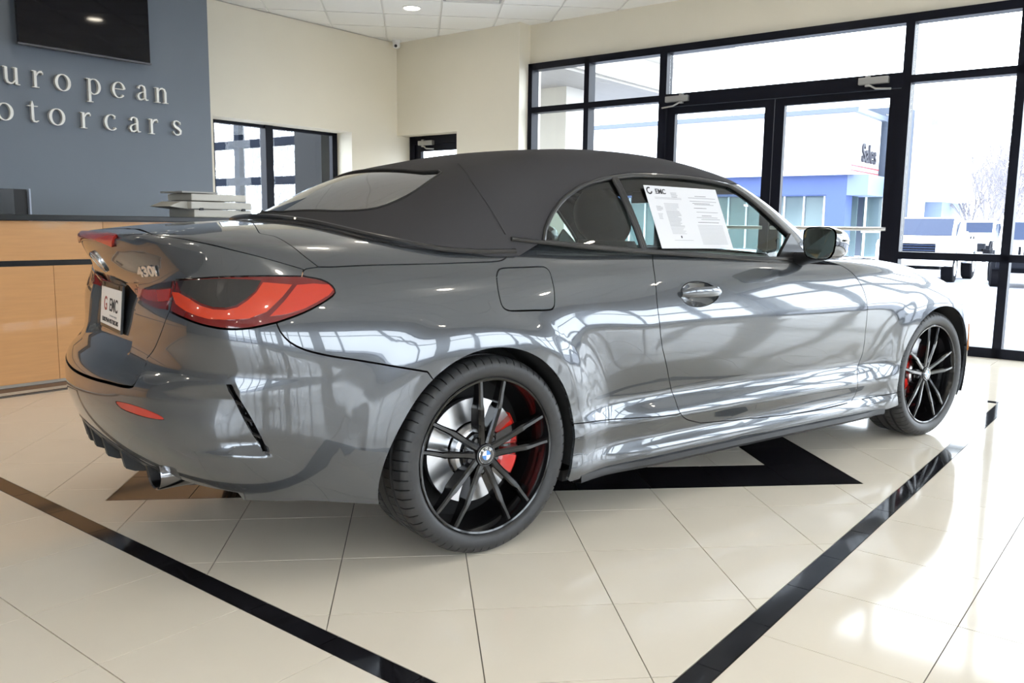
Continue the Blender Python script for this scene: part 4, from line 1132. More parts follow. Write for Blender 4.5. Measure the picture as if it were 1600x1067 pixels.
# door_1: double doors with a wide transom light
it = [('jamb', (SF, 1.885, 0), (SB, 1.97, z1)), ('jamb', (SF, -.53, 0), (SB, -.455, z1)), ('head', (SF, -.455, z1 - .075), (SB, 1.885, z1)), ('transom', (SF, -.455, 2.33), (SB, 1.885, 2.46))]
d1 = bars('door_1', None, it, kind='structure', panes=[((PG[0], -.45, 2.45), (PG[1], 1.88, z1 - .05))])
for a, b in ((.712, 1.88), (-.45, .704)):
    lf = MB().box((SF + .03, a, .02), (SB - .04, a + .095, 2.325)).box((SF + .03, b - .095, .02), (SB - .04, b, 2.325)).box((SF + .03, a + .095, 2.255), (SB - .04, b - .095, 2.325)).box((SF + .03, a + .095, .02), (SB - .04, b - .095, .22)).build('door_leaf', FRAMEM, d1)
    MB().box((PG[0], a + .09, .2), (PG[1], b - .09, 2.27)).build('pane', PANE, lf)
    mb = MB(); mb.tube([(SF - .02, a + .04, 1.085), (SF - .04, a + .10, 1.085), (SF - .04, b - .10, 1.085), (SF - .02, b - .04, 1.085)], .019, 10); mb.build('push_bar', mat('brushed_steel', (.6, .6, .6), .35, 1), lf)
def closer(tc, zc, sc, side, label):
    e = empty('door_closer', rz=RB, label=label, cat='door closer', group='door closers')
    MB().box((sc - .05, tc - .13, zc - .03), (sc, tc + .13, zc + .03), bev=.008).build('body', mat('closer_aluminium', (.42, .42, .41), .4, .6), e)
    MB().tube([(sc - .03, tc + .05 * side, zc - .03), (sc - .06, tc - .03 * side, zc - .075), (sc - .05, tc - .16 * side, zc - .085)], .009, 8).build('arm', mat('closer_aluminium', (.42, .42, .41), .4, .6), e)
    MB().box((sc - .045, tc + .05 * side - .02, zc - .05), (sc - .01, tc + .05 * side + .02, zc + .045)).build('knuckle', mat('closer_aluminium', (.42, .42, .41), .4, .6), e)
closer(1.74, 2.40, SF, -1, 'grey door closer on the header at the left end of the double doors'); closer(-.22, 2.405, SF, 1, 'grey door closer on the header at the right end of the double doors')
# windows to the right of the doors
def glazed(name, tl, extra=()):
    it = []
    for t in tl[1:]: it.append(('mullion', (SF, t - .035, 0), (SB, t + .035, z1)))
    a, b = tl[-1] + .035, tl[0]
    it += [('head', (SF, tl[-1], z1 - .075), (SB, b, z1)), ('transom', (SF, tl[-1], 2.365), (SB, b, 2.43)), ('rail', (SF, tl[-1], .82), (SB, b, .885)), ('sill', (SF, tl[-1], 0), (SB, b, .085))]
    bars(name, None, it, kind='structure', panes=[((PG[0], tl[-1], .05), (PG[1], b, z1 - .03))])
glazed('window_2', [-.53, -1.375, -2.35, -3.3, -4.25, -5.2, -6.15, T0 + .03])
# big windows of the wall behind the camera and of the back wall
def glazed_t(name, sl, t):
    it = []
    for s in sl: it.append(('mullion', (s - .035, t - .11, .45), (s + .035, t - .02, 2.45)))
    it += [('head', (sl[0], t - .11, 2.38), (sl[-1], t - .02, 2.45)), ('rail', (sl[0], t - .11, 1.86), (sl[-1], t - .02, 1.92)), ('sill', (sl[0], t - .11, .45), (sl[-1], t - .02, .52))]
    bars(name, None, it, kind='structure', panes=[((sl[0], t - .07, .47), (sl[-1], t - .062, 2.42))])
glazed_t('window_3', [S0 + .03 + .86 * k for k in range(16)], T0)
it = [('mullion', (S0 - .12, t - .035, 0), (S0 + .02, t + .035, 2.55)) for t in np.linspace(T0 + .63, -2.03, 5)] + [('head', (S0 - .12, T0 + .6, 2.48), (S0 + .02, -2.0, 2.55)), ('rail', (S0 - .12, T0 + .6, .82), (S0 + .02, -2.0, .885)), ('sill', (S0 - .12, T0 + .6, 0), (S0 + .02, -2.0, .085))]
bars('window_4', None, it, kind='structure', panes=[((S0 - .06, T0 + .6, .05), (S0 - .05, -2.0, 2.52))])
# left window in its reveal
tw = 6.04
it = [('jamb', (3.01, tw, .75), (3.20, tw + .06, 2.20)), ('mullion', (3.86, tw - .02, .75), (3.965, tw + .09, 2.20)), ('jamb', (4.87, tw, .75), (4.95, tw + .06, 2.20)), ('head', (3.01, tw, 2.165), (4.95, tw + .06, 2.20)), ('sill', (3.01, tw, .75), (4.95, tw + .06, .80))]
bars('window_5', None, it, kind='structure', panes=[((3.01, tw + .03, .78), (4.95, tw + .036, 2.18))])
# door beyond the corner
sd = 5.95
it = [('jamb', (sd, 5.66, 0), (sd + .1, 5.75, 2.22)), ('jamb', (sd, 4.70, 0), (sd + .1, 4.74, 2.22)), ('head', (sd, 4.70, 2.12), (sd + .1, 5.75, 2.225))]
d2 = bars('door_2', None, it, kind='structure')
lf = MB().box((sd + .02, 5.56, .02), (sd + .07, 5.66, 2.12)).box((sd + .02, 4.74, .02), (sd + .07, 4.84, 2.12)).box((sd + .02, 4.84, 2.03), (sd + .07, 5.56, 2.12)).box((sd + .02, 4.84, .02), (sd + .07, 5.56, .25)).build('door_leaf', FRAMEM, d2)
MB().box((sd + .04, 4.8, .2), (sd + .05, 5.6, 2.06)).build('pane', PANE, lf)
closer(5.42, 2.13, sd, 1, 'grey door closer above the side door beyond the soft top')
# security camera in the corner
cc = empty('security_camera', rz=0, label='small white dome security camera in the ceiling corner', cat='camera'); cc.location = Vector(5.60 * RN1 + 5.63 * RN2) + Vector((0, 0, CH))
WPL = mat('white_plastic', (.75, .75, .74), .4)
MB().lathe([(0, 0), (.055, 0), (.055, -.02), (.045, -.035), (0, -.035)], 30, 2).build('mount', WPL, cc)
cb = MB().lathe([(.0, -.035), (.045, -.036), (.05, -.06), (.043, -.088), (.022, -.10), (0, -.102)], 30, 2).build('dome', WPL, cc)
cdir = Vector((-.62, -.75, -.25)).normalized(); lm_ = cdir.to_track_quat('Z', 'Y').to_matrix().to_4x4(); lm_.translation = Vector((0, 0, -.065)) + cdir * .040
l_ = MB().lathe([(.0, .012), (.018, .012), (.020, 0), (.020, -.01)], 20, 2).build('lens', mat('dark_lens', (.02, .02, .025), .1), cc); l_.matrix_local = lm_
# ---------------------------------------------------------------- counter
WOOD = mat('maple_veneer', (.62, .33, .14), .38, 0, .35, noise=(7, .10, .02, (.6, .6, 9)))
ct = empty('reception_counter', rz=RB, label='long maple reception counter with black top and black stripe', cat='counter')
TC = 3.112; CA, CB_ = -4.8, 3.1
MB().box((CA, TC + .02, .10), (CB_, TC + .70, 1.06)).build('carcass', mat('counter_core', (.30, .2, .12), .6), ct)
MB().box((CA - .03, TC - .05, 1.068), (CB_ + .03, TC + .74, 1.106), bev=.006).build('countertop', mat('black_laminate', (.012, .012, .014), .30), ct)
MB().box((CA, TC + .003, .785), (CB_, TC + .02, .818)).build('stripe', mat('black_laminate'), ct)
MB().box((CA, TC + .03, .0), (CB_, TC + .68, .10)).build('plinth', mat('plinth_white', (.62, .58, .5), .5), ct)
MB().box((CA, TC - .012, .0), (CB_, TC + .02, .022)).build('base_trim', mat('plinth_brown', (.16, .09, .05), .5), ct)
for a in np.arange(.474 - 1.03 * 6, CB_, 1.03):
    lo = max(a, CA); hi = min(a + 1.03, CB_)
    if hi - lo > .05: MB().box((lo + .0015, TC, .820), (hi - .0015, TC + .02, 1.066)).build('upper_panel', WOOD, ct)
for a in np.arange(.142 - 1.20 * 5, CB_, 1.20):
    lo = max(a, CA); hi = min(a + 1.20, CB_)
    if hi - lo > .05: MB().box((lo + .0015, TC, .045), (hi - .0015, TC + .02, .783)).build('lower_panel', WOOD, ct)
# things behind the counter
WORK = rbox('desk', (CA, 3.86, .70), (2.2, 4.45, .74), mat('desk_top_grey', (.3, .3, .3), .5), label='grey work surface behind the reception counter, hidden by it', cat='desk')
mo = empty('monitor', rz=RB, label='back of a black computer monitor standing behind the counter at the left edge', cat='monitor')
MB().prism([(-.6, 1.075), (.235, 1.075), (.235, 1.285), (-.6, 1.285)], 1, 3.88, 3.90).build('screen', mat('screen_black', (.01, .01, .012), .25), mo)
MB().prism([(3.90, 1.06), (4.02, 1.06), (4.02, 1.20), (3.90, 1.285)], 0, -.6, .33).build('back_shell', BLACKPLASTIC, mo)
MB().prism([(3.875, 1.055), (4.04, 1.055), (4.04, 1.19), (3.875, 1.29)], 0, .334, .345).build('side_panel', mat('monitor_side_grey', (.45, .5, .6), .5), mo)
MB().box((-.3, 3.93, .74), (-.1, 3.98, 1.06)).build('stand', BLACKPLASTIC, mo)
PRW = mat('printer_beige', (.60, .57, .50), .5)
pr = empty('printer', rz=RB, label='off-white desktop printer on the counter in front of the left window', cat='printer')
MB().box((1.30, 3.36, 1.107), (1.80, 3.72, 1.165), bev=.008).build('body', PRW, pr)
MB().box((1.27, 3.35, 1.170), (1.80, 3.72, 1.225), bev=.008).build('scanner', PRW, pr)
MB().box((1.28, 3.36, 1.232), (1.76, 3.70, 1.285), bev=.012).build('document_feeder', PRW, pr)
MB().prism([(1.12, 1.185), (1.30, 1.165), (1.30, 1.225), (1.22, 1.225)], 1, 3.40, 3.68).build('paper_tray', PRW, pr)
MB().box((1.20, 3.352, 1.288), (1.50, 3.66, 1.300)).build('input_tray', mat('printer_grey', (.35, .34, .31), .5), pr)
for a in (1.34, 1.71):
    MB().box((a, 3.345, 1.160), (a + .03, 3.36, 1.178)).build('latch', BLACKPLASTIC, pr)
# television
tv = empty('television', rz=RB, label='wall-mounted flat television above the silver lettering', cat='television')
MB().box((.822, 5.085, 2.515), (1.955, 5.125, 3.17), bev=.004).build('screen', mat('tv_screen', (.004, .004, .006), .05, spec=.3), tv)
MB().box((.815, 5.08, 2.500), (1.962, 5.13, 2.513)).build('bezel', mat('tv_bezel', (.10, .10, .11), .3), tv)
MB().box((1.1, 5.13, 2.7), (1.7, 5.199, 3.0)).build('wall_bracket', BLACKPLASTIC, tv)
# lettering on the accent wall: serif letters drawn as strokes
def stroke(pts, ws, n=None): return (pts, ws)
def ring(cx, cy, rx, ry, a0, a1, wt, n=28, wmin=.25):
    """modulated stroke around an ellipse (thick at the sides)"""
    P, Wd = [], []
    for i in range(n + 1):
        a = math.radians(a0 + (a1 - a0) * i / n); P.append((cx + rx * math.cos(a), cy + ry * math.sin(a))); Wd.append(wt * (wmin + (1 - wmin) * abs(math.cos(a))**1.4))
    return (P, Wd)
St = .15; Th = .045
def vbar(x, y0, y1): return ([(x, y0), (x, y1)], [St, St])
def hbar(x0, x1, y): return ([(x0, y), (x1, y)], [Th, Th])
GL = {
 'o': [ring(.5, .5, .40, .47, 0, 360, .17)],
 'c': [ring(.5, .5, .38, .47, 48, 318, .17), ([(.70, .80), (.76, .80)], [.16, .12])],
 'e': [ring(.48, .5, .37, .47, 8, 322, .16), hbar(.16, .84, .56)],
 'r': [vbar(.25, .03, .95), hbar(.06, .46, .03), hbar(.06, .26, .94), ([(.30, .66), (.40, .84), (.54, .93), (.66, .93)], [.06, .08, .10, .12]), ([(.66, .84), (.72, .84)], [.17, .13])],
 'n': [vbar(.22, .03, .95), hbar(.04, .42, .03), hbar(.04, .24, .94), ([(.28, .72), (.40, .88), (.55, .94), (.70, .88), (.78, .70)], [.05, .08, .10, .12, .15]), vbar(.78, .03, .72), hbar(.60, .98, .03)],
 'u': [vbar(.22, .25, .95), hbar(.03, .24, .95), ([(.22, .30), (.28, .12), (.44, .05), (.60, .10), (.72, .26)], [.15, .13, .11, .08, .05]), vbar(.78, .03, .95), hbar(.60, .80, .95), hbar(.80, .98, .03)],
 'p': [vbar(.22, -.42, .95), hbar(.02, .42, -.42), hbar(.02, .24, .94), ring(.50, .5, .36, .45, -150, 140, .16)],
 'a': [([(.22, .74), (.28, .88), (.45, .95), (.62, .88), (.66, .70)], [.14, .09, .07, .11, .15]), vbar(.66, .14, .72), ([(.66, .20), (.74, .06), (.90, .08)], [.14, .09, .04]), ([(.64, .56), (.40, .50), (.22, .38), (.18, .24), (.26, .08), (.42, .05), (.58, .14), (.66, .26)], [.04, .06, .10, .15, .12, .09, .06, .04])],
 't': [vbar(.40, .14, 1.02), ([(.40, .20), (.46, .06), (.60, .04), (.74, .12)], [.14, .12, .08, .04]), hbar(.12, .72, .93), ([(.40, 1.02), (.40, 1.22)], [.14, .02])],
 's': [([(.74, .72), (.72, .90)], [.04, .04]), ([(.72, .80), (.60, .92), (.44, .95), (.28, .88), (.24, .72), (.36, .58), (.58, .46), (.74, .32), (.72, .14), (.54, .04), (.36, .06), (.22, .18), (.20, .28)], [.04, .06, .08, .10, .13, .16, .17, .16, .13, .08, .06, .05, .04])],
}
LET = mat('cream_letter_metal', (.78, .76, .70), .35, .1)
sign = empty('wall_lettering', rz=RB, label='pale raised serif letters reading European Motorcars on the slate wall', cat='sign')
def glyph(ch, x, z, h, wd):
    m = MB(); y0, y1 = 5.165, 5.199
    for P, Wd in GL[ch]:
        P = np.array(P) * [wd, 1.0]; n = len(P); T = np.gradient(P, axis=0); T /= np.linalg.norm(T, axis=1, keepdims=True) + 1e-9; Nn = np.stack([-T[:, 1], T[:, 0]], 1)
        A = P + Nn * np.array(Wd)[:, None] / 2; B_ = P - Nn * np.array(Wd)[:, None] / 2
        V = []
        for yy in (y0, y1):
            for a, b in zip(A, B_): V += [(x + a[0] * h, yy, z + a[1] * h), (x + b[0] * h, yy, z + b[1] * h)]
        k = 2 * n; F_ = []
        for i in range(n - 1):
            F_ += [(2 * i, 2 * i + 1, 2 * i + 3, 2 * i + 2), (k + 2 * i, k + 2 * i + 2, k + 2 * i + 3, k + 2 * i + 1), (2 * i, 2 * i + 2, k + 2 * i + 2, k + 2 * i), (2 * i + 1, k + 2 * i + 1, k + 2 * i + 3, 2 * i + 3)]
        F_ += [(0, k, k + 1, 1), (k - 2, k - 1, 2 * k - 1, 2 * k - 2)]
        m.add(V, F_)
    m.build('letter', LET, sign)
for ch, px, pb_, h in (('u', 4, 130, .145), ('r', 49, 136, .145), ('o', 86, 141, .145), ('p', 135, 147, .145), ('e', 175, 152, .145), ('a', 212, 156, .145), ('n', 242, 160, .145),
                       ('o', -6, 187, .145), ('t', 41, 190, .145), ('o', 77, 195, .145), ('r', 125, 200, .145), ('c', 163, 203, .145), ('a', 200, 206, .145), ('r', 232, 209, .145), ('s', 267, 211, .145)):
    s_, z_ = on_t((px, pb_), 5.17); glyph(ch, s_, z_, h, .95)
# ---------------------------------------------------------------- sheets behind the door window
sk3 = cast_cam(F_green, [(1003.5, 290), (1116, 297.5), (1144, 389), (1033, 389)])
skn = grad(F_green, sk3).mean(0); skn /= np.linalg.norm(skn)
st_ = empty('window_sticker', label='white dealer information sheets taped inside the passenger door window', cat='paper sheet')
def skp(u, v, off): # bilinear, u right, v down
    a = sk3[0] * (1 - u) * (1 - v) + sk3[1] * u * (1 - v) + sk3[2] * u * v + sk3[3] * (1 - u) * v
    return a + skn * off
PAPER = mat('white_paper', (.66, .66, .68), .6)
def skq(name, u0, v0, u1, v1, off, m, parent, th=.0008):
    n = 6; V = []; F_ = []
    for o_ in (off, off - th):
        for i in range(n + 1):
            for j in range(n + 1): V.append(skp(u0 + (u1 - u0) * i / n, v0 + (v1 - v0) * j / n, o_))
    q = (n + 1)**2
    for i in range(n):
        for j in range(n):
            a = i * (n + 1) + j; F_ += [(a, a + 1, a + n + 2, a + n + 1), (q + a, q + a + n + 1, q + a + n + 2, q + a + 1)]
    m_ = MB(); m_.add(V, F_); return m_.build(name, m, parent)
OFFP = .006
sh1 = skq('left_sheet', 0, 0, .50, 1, OFFP, PAPER, st_); sh2 = skq('right_sheet', .502, 0, 1, 1, OFFP, PAPER, st_)
GREYI = mat('grey_print', (.20, .20, .22), .6)
random.seed(4)
def line(u0, v, u1, m=GREYI, sh=None, h=.006): skq('printed_line', u0, v, u1, v + h, OFFP + .0006, m, sh, .0004)
m_text = lambda body, u, v, size, par: None
dX = skp(.6, .1, 0) - skp(.4, .1, 0); dY = skp(.2, 0, 0) - skp(.2, 1, 0)
text('EMC', .030, skp(.20, .095, OFFP + .0012), dX, np.cross(skn, dX), INKP, sh1, .0002, 'printed_lettering', .0005)
t_ = MB(); P0 = skp(.055, .085, OFFP + .001); ex = dX / np.linalg.norm(dX); ey = np.cross(skn, ex)
V = []; F_ = []
for i in range(17):
    a = math.radians(60 + 290 * i / 16)
    for r in (.010, .016): V.append(P0 + ex * r * math.cos(a) + ey * r * math.sin(a))
for i in range(16): F_.append((2 * i, 2 * i + 1, 2 * i + 3, 2 * i + 2))
t_.add(V, F_); t_.build('emblem', INKP, sh1)
line(.12, .125, .24, GREYI, sh1, .005)
for k in range(5): line(.33, .10 + .018 * k, .33 + .12 * random.uniform(.6, 1), GREYI, sh1, .004)
for k in range(2): line(.10, .185 + .02 * k, .46, GREYI, sh1, .003)
for k in range(5): line(.085, .33 + .016 * k, .085 + .09 * random.uniform(.5, 1), GREYI, sh1, .004)
for k in range(5): line(.085, .45 + .02 * k, .085 + .08 * random.uniform(.5, 1), GREYI, sh1, .004)
for k in range(24):
    v = .28 + .021 * k; line(.20 + .0, v, .20 + .20 * random.uniform(.7, 1), GREYI, sh1, .0055 if 5 < k < 18 else .0035)
line(.20, .87, .46, GREYI, sh1, .003); skq('printed_mark', .30, .80, .315, .835, OFFP + .0008, INKP, sh1, .0004)
for v, a, b, m_ in ((.135, .66, .82, INKP), (.165, .56, .95, GREYI), (.22, .57, .95, GREYI), (.255, .60, .85, INKP), (.275, .62, .9, GREYI), (.335, .60, .78, INKP), (.40, .62, .93, GREYI), (.46, .68, .82, INKP), (.49, .60, .9, GREYI), (.52, .66, .93, GREYI), (.57, .60, .9, INKP)): line(a, v, b, m_, sh2, .006)
for k in range(15): line(.58, .62 + .022 * k, .94, GREYI, sh2, .0035)

# ================================================================== outside
ASPH = mat('car_park_asphalt', (.26, .27, .31), .8, noise=(3, .15, .1, (1, 1, 1)))
gv_, gf_ = [], []
prof = [(-60, -1.0), (-30, -1.0), (-9, -.16), (6.0, -.14), (9, -.22), (22, -.80), (30, -1.05), (160, -1.05)]
# ground: flat around the building, sloping away in front
for s, z in [(-70, -.16), (6.05, -.16), (9, -.20), (26, -.46), (32, -.56), (40, -.30), (170, -.30)]:
    for t in (-90, 90): gv_.append((s, t, z))
gf_ = [(2 * i, 2 * i + 2, 2 * i + 3, 2 * i + 1) for i in range(5)]
g = mesh_obj('car_park_ground', gv_, gf_, ASPH, kind='structure'); g.rotation_euler = RROT
kerb = rbox('kerb', (6.6, -12, -.16), (6.9, 12, -.02), mat('concrete', (.55, .54, .52), .85), kind='structure')
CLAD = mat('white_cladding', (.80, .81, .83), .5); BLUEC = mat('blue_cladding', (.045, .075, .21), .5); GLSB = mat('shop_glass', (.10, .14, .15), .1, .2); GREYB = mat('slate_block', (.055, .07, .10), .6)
bd = empty('dealership_building', rz=RB, label='white dealership building with a blue band and glass shopfront across the lot', cat='building')
tcn = on_s((1335, 176), 40)[0]; zt_, zb_ = 6.55, 3.68; GZ = -.35
MB().box((40, tcn, zb_), (44.5, 34, zt_)).build('white_fascia', CLAD, bd)
MB().box((39.8, tcn - .25, zt_), (44.7, 34.2, zt_ + .22)).build('roof_edge', mat('roof_grey_blue', (.09, .11, .15), .5), bd)
tb = on_s((1322, 300), 40.6)[0]
MB().box((40.6, tb, 2.74), (45, 34, zb_)).build('blue_band', BLUEC, bd)
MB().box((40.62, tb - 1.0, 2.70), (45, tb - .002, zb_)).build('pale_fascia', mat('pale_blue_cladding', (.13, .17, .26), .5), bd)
MB().box((40.6, tb, GZ), (41.6, tb + .95, 2.74)).build('blue_column', BLUEC, bd)
MB().box((42.5, tb, GZ), (42.6, 34, 2.74)).build('shopfront_glass', GLSB, bd)
for k in range(12):
    t = tb + 1.6 + k * 1.05; MB().box((42.38, t, GZ), (42.5, t + .07, 2.74)).build('mullion', CLAD, bd)
MB().box((43.5, tb - 2.0, GZ), (43.6, tb, 3.6)).build('entrance_glass', GLSB, bd)
for k in range(3):
    t = tb - .1 - k * .85; MB().box((43.38, t - .08, GZ), (43.5, t, 3.6)).build('mullion', CLAD, bd)
for z in (.9, 2.7): MB().box((43.38, tb - 2.0, z), (43.5, tb, z + .09)).build('transom', CLAD, bd)
MB().box((44.9, tcn - 1.0, GZ), (52, tcn + 2, 7.3)).build('slate_block', GREYB, bd)
MB().box((40, tcn - .001 + .0, zb_ + .38), (44.5, tcn - .02, zb_ + .46)).build('red_stripe', mat('stripe_red', (.7, .05, .06), .5), bd)
MB().box((40, tcn - .001 + .0, zb_ + .16), (44.5, tcn - .02, zb_ + .22)).build('red_stripe', mat('stripe_red', (.7, .05, .06), .5), bd)
text('Sales', 1.25, (42.6, tcn - .05, zb_ + 1.05), (1, 0, 0), (0, 0, 1), mat('sign_black', (.02, .02, .03), .5), bd, .04, 'sign_lettering', .02, .95)
# second building, further right
b2 = empty('showroom_building', rz=RB, label='white showroom with a tall rounded sign wall behind the pickup truck', cat='building')
def q(px, s): return on_s(px, s)
a, b = q((1437, 300), 48)[0], q((1497, 300), 48)[0]
MB().box((48, b, 2.6), (54, a + .6, 6.6)).build('white_fascia', CLAD, b2)
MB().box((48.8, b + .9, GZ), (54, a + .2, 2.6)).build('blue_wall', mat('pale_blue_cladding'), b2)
MB().box((48.6, b + 1.0, GZ), (48.8, a - 1.2, 1.2)).build('shopfront_glass', GLSB, b2)
a2, b2_ = q((1418, 300), 47)[0], q((1442, 300), 47)[0]
MB().box((46.8, b2_, GZ), (47.6, a2 + .8, 9.4)).build('sign_wall', CLAD, b2)
text('Wagoneer', .95, (47.9, (a + b) / 2 - .3, 4.4), (0, -1, 0), (0, 0, 1), mat('sign_grey', (.45, .47, .5), .5), b2, .03, 'sign_lettering', .01, .8)
# vehicles --------------------------------------------------------
TYREB = mat('outside_tyre', (.004, .004, .006), .8, spec=.1); VW = mat('white_vehicle_paint', (.82, .83, .86), .3, 0, .5); VG = mat('vehicle_glass', (.015, .026, .06), .3, spec=.25); VB = mat('vehicle_black', (.005, .006, .010), .7, spec=.15)
def vehicle(name, label, s, t, rz, z, pickup):
    e = empty(name, label=label, cat='car', group=None); P = s * RN1 + t * RN2; e.location = (P[0], P[1], z); e.rotation_euler = (0, 0, RB + rz)
    # local: x forward (front at +x)
    L = 2.75 if pickup else 2.1; Wd = .98 if pickup else .92
    if pickup: body = [(-L, .72), (-L, 1.30), (-.75, 1.32), (-.75, 1.36), (1.25, 1.36), (2.55, 1.28), (2.72, 1.15), (2.75, .62), (2.2, .60), (-2.4, .62)]
    else: body = [(-L, .70), (-L, 1.18), (.75, 1.22), (1.95, 1.18), (2.05, 1.08), (2.05, .72), (1.6, .68), (-1.7, .66)]
    MB().prism(body, 1, -Wd, Wd).build('body', VW, e)
    if pickup: cab = [(-.95, 1.34), (-.80, 1.92), (-.5, 1.98), (.55, 1.98), (1.30, 1.36)]
    else: cab = [(-2.08, 1.18), (-2.02, 1.80), (-1.8, 1.84), (.45, 1.84), (.80, 1.20)]
    V0 = len(cab); m = MB()
    V = [(x, sg * (Wd - .05 - (zz - 1.2) * .18), zz) for sg in (-1, 1) for x, zz in cab]
    m.add(V, [tuple(range(V0))[::-1], tuple(range(V0, 2 * V0))] + [(i, (i + 1) % V0, V0 + (i + 1) % V0, V0 + i) for i in range(V0)]); m.build('cab', VW, e)
    x0, z0_, x1, z1_ = (.62, 1.93, 1.24, 1.42) if pickup else (.49, 1.76, .77, 1.28)
    n_ = Vector((z0_ - z1_, 0, x1 - x0)).normalized() * .02; w_ = Wd - .16
    m = MB(); V = [(x0 + n_.x, -w_ + .06, z0_ + n_.z), (x0 + n_.x, w_ - .06, z0_ + n_.z), (x1 + n_.x, w_, z1_ + n_.z), (x1 + n_.x, -w_, z1_ + n_.z)]; V += [(v[0] - n_.x, v[1], v[2] - n_.z) for v in V]
    m.add(V, [(0, 1, 2, 3), (7, 6, 5, 4), (0, 3, 7, 4), (1, 5, 6, 2), (0, 4, 5, 1), (3, 2, 6, 7)]); m.build('windscreen', VG, e)
    for sg in (-1, 1):
        yy = sg * (Wd - .10)
        m = MB(); m.prism([(-.70, 1.42), (-.62, 1.86), (.42, 1.86), (.95, 1.42)] if pickup else [(-1.9, 1.26), (-1.86, 1.72), (.35, 1.72), (.58, 1.26)], 1, yy, yy + sg * .035); m.build('side_window', VG, e)
        for x in ((-1.75, 1.75) if pickup else (-1.35, 1.30)):
            r = .46 if pickup else .43
            m = MB(); m.lathe([(.0, -.10), (.24, -.12), (.28, -.15), (r - .05, -.16), (r, -.12), (r, .12), (r - .05, .16), (.2, .16)], 28, 1, c=(x, sg * (Wd - .08), r)); wv = m.build('wheel', TYREB, e)
            m = MB(); m.lathe([(.0, sg * .175), (.22, sg * .170), (.24, sg * .15)], 20, 1, c=(x, sg * (Wd - .08), r)); m.build('hubcap', CHROME if pickup else VB, wv)
            m = MB(); m.lathe([(r + .02, -.12), (r + .12, -.12), (r + .12, .14), (r + .02, .14)], 16, 1, c=(x, sg * (Wd - .06), r + .02), closed=True, arc=(0.1, PI - .1)); m.build('wheel_arch', VB if not pickup else VW, e)
        lf_ = MB(); xf = 2.745 if pickup else 2.05
        if pickup: lf_.box((xf - .03, sg * .70, .98), (xf + .02, sg * .95, 1.20), bev=.01)
        else: lf_.lathe([(0, 0), (.10, 0), (.105, -.03)], 24, 0, c=(xf + .012, sg * .66, 1.0))
        lf_.build('headlight', mat('headlamp_clear', (.7, .75, .8), .15, .4), e)
        MB().box((.95 if pickup else .60, sg * (Wd + .02), 1.36 if pickup else 1.24), (1.10 if pickup else .75, sg * (Wd + .24), 1.56 if pickup else 1.42), bev=.02).build('door_mirror', VW, e)
    xf = 2.74 if pickup else 2.045
    if pickup:
        MB().box((xf, -.66, .86), (xf + .025, .66, 1.20)).build('grille', VB, e)
        for k in range(4): MB().box((xf + .02, -.66, .91 + .075 * k), (xf + .045, .66, .94 + .075 * k)).build('grille_bar', VG, e)
    else:
        for k in range(7): MB().box((xf, -.40 + .12 * k, .86), (xf + .012, -.34 + .12 * k, 1.12)).build('grille_slot', VB, e)
    MB().box((xf - .05, -Wd + .03, .55), (xf + .16, Wd - .03, .80), bev=.03).build('bumper', VW if pickup else VB, e)
    MB().box((-1.6, -.6, .40), (1.6, .6, .66)).build('chassis', VB, e)
t1, _ = on_s((1426, 400), 25.5); vehicle('pickup_truck', 'white pickup truck parked facing the showroom, seen through the glass right of the doors', 27.5, t1, PI + .04, -.51, True)
t1, _ = on_s((1590, 400), 24); vehicle('off_road_car', 'white boxy off-road car with slotted grille at the right edge of the photo', 25.6, t1 - .1, PI + .18, -.44, False)
t1, _ = on_s((1514, 400), 42); vehicle('off_road_car', 'distant white vehicle parked between the pickup and the slotted-grille car', 44, t1, PI - .1, -.30, False)
# hatchback outside the left window
hb = empty('parked_car', label='white car parked outside the left window, only its rounded roof visible', cat='car'); P = 3.2 * RN1 + 12.4 * RN2; hb.location = (P[0], P[1], -.16); hb.rotation_euler = (0, 0, RB + .12)
V, F_ = [], []; st2 = [(-2.1, .55, .8), (-1.95, .95, .86), (-1.3, 1.08, .9), (-.7, 1.42, .74), (.2, 1.52, .72), (.8, 1.44, .72), (1.3, 1.15, .86), (1.9, .9, .86), (2.15, .5, .78)]
for x, h, w_ in st2:
    for k in range(13):
        a = PI * k / 12; V.append((x, -w_ * np.sign(math.cos(a)) * abs(math.cos(a))**.45, .3 + (h - .3) * abs(math.sin(a))**.55))
for i in range(8):
    for k in range(12): F_.append((i * 13 + k, i * 13 + k + 1, (i + 1) * 13 + k + 1, (i + 1) * 13 + k))
m = MB(); m.add(V, F_, True); m.build('body', VW, hb)
MB().prism([(-.95, 1.02), (-.55, 1.36), (.75, 1.38), (1.15, 1.05)], 1, -.83, .83).build('side_window', VG, hb)
for x in (-1.3, 1.3):
    for sg in (-1, 1): MB().lathe([(0, -.1), (.31, -.1), (.31, .1), (0, .1)], 24, 1, c=(x, sg * .76, .31)).build('wheel', TYREB, hb)
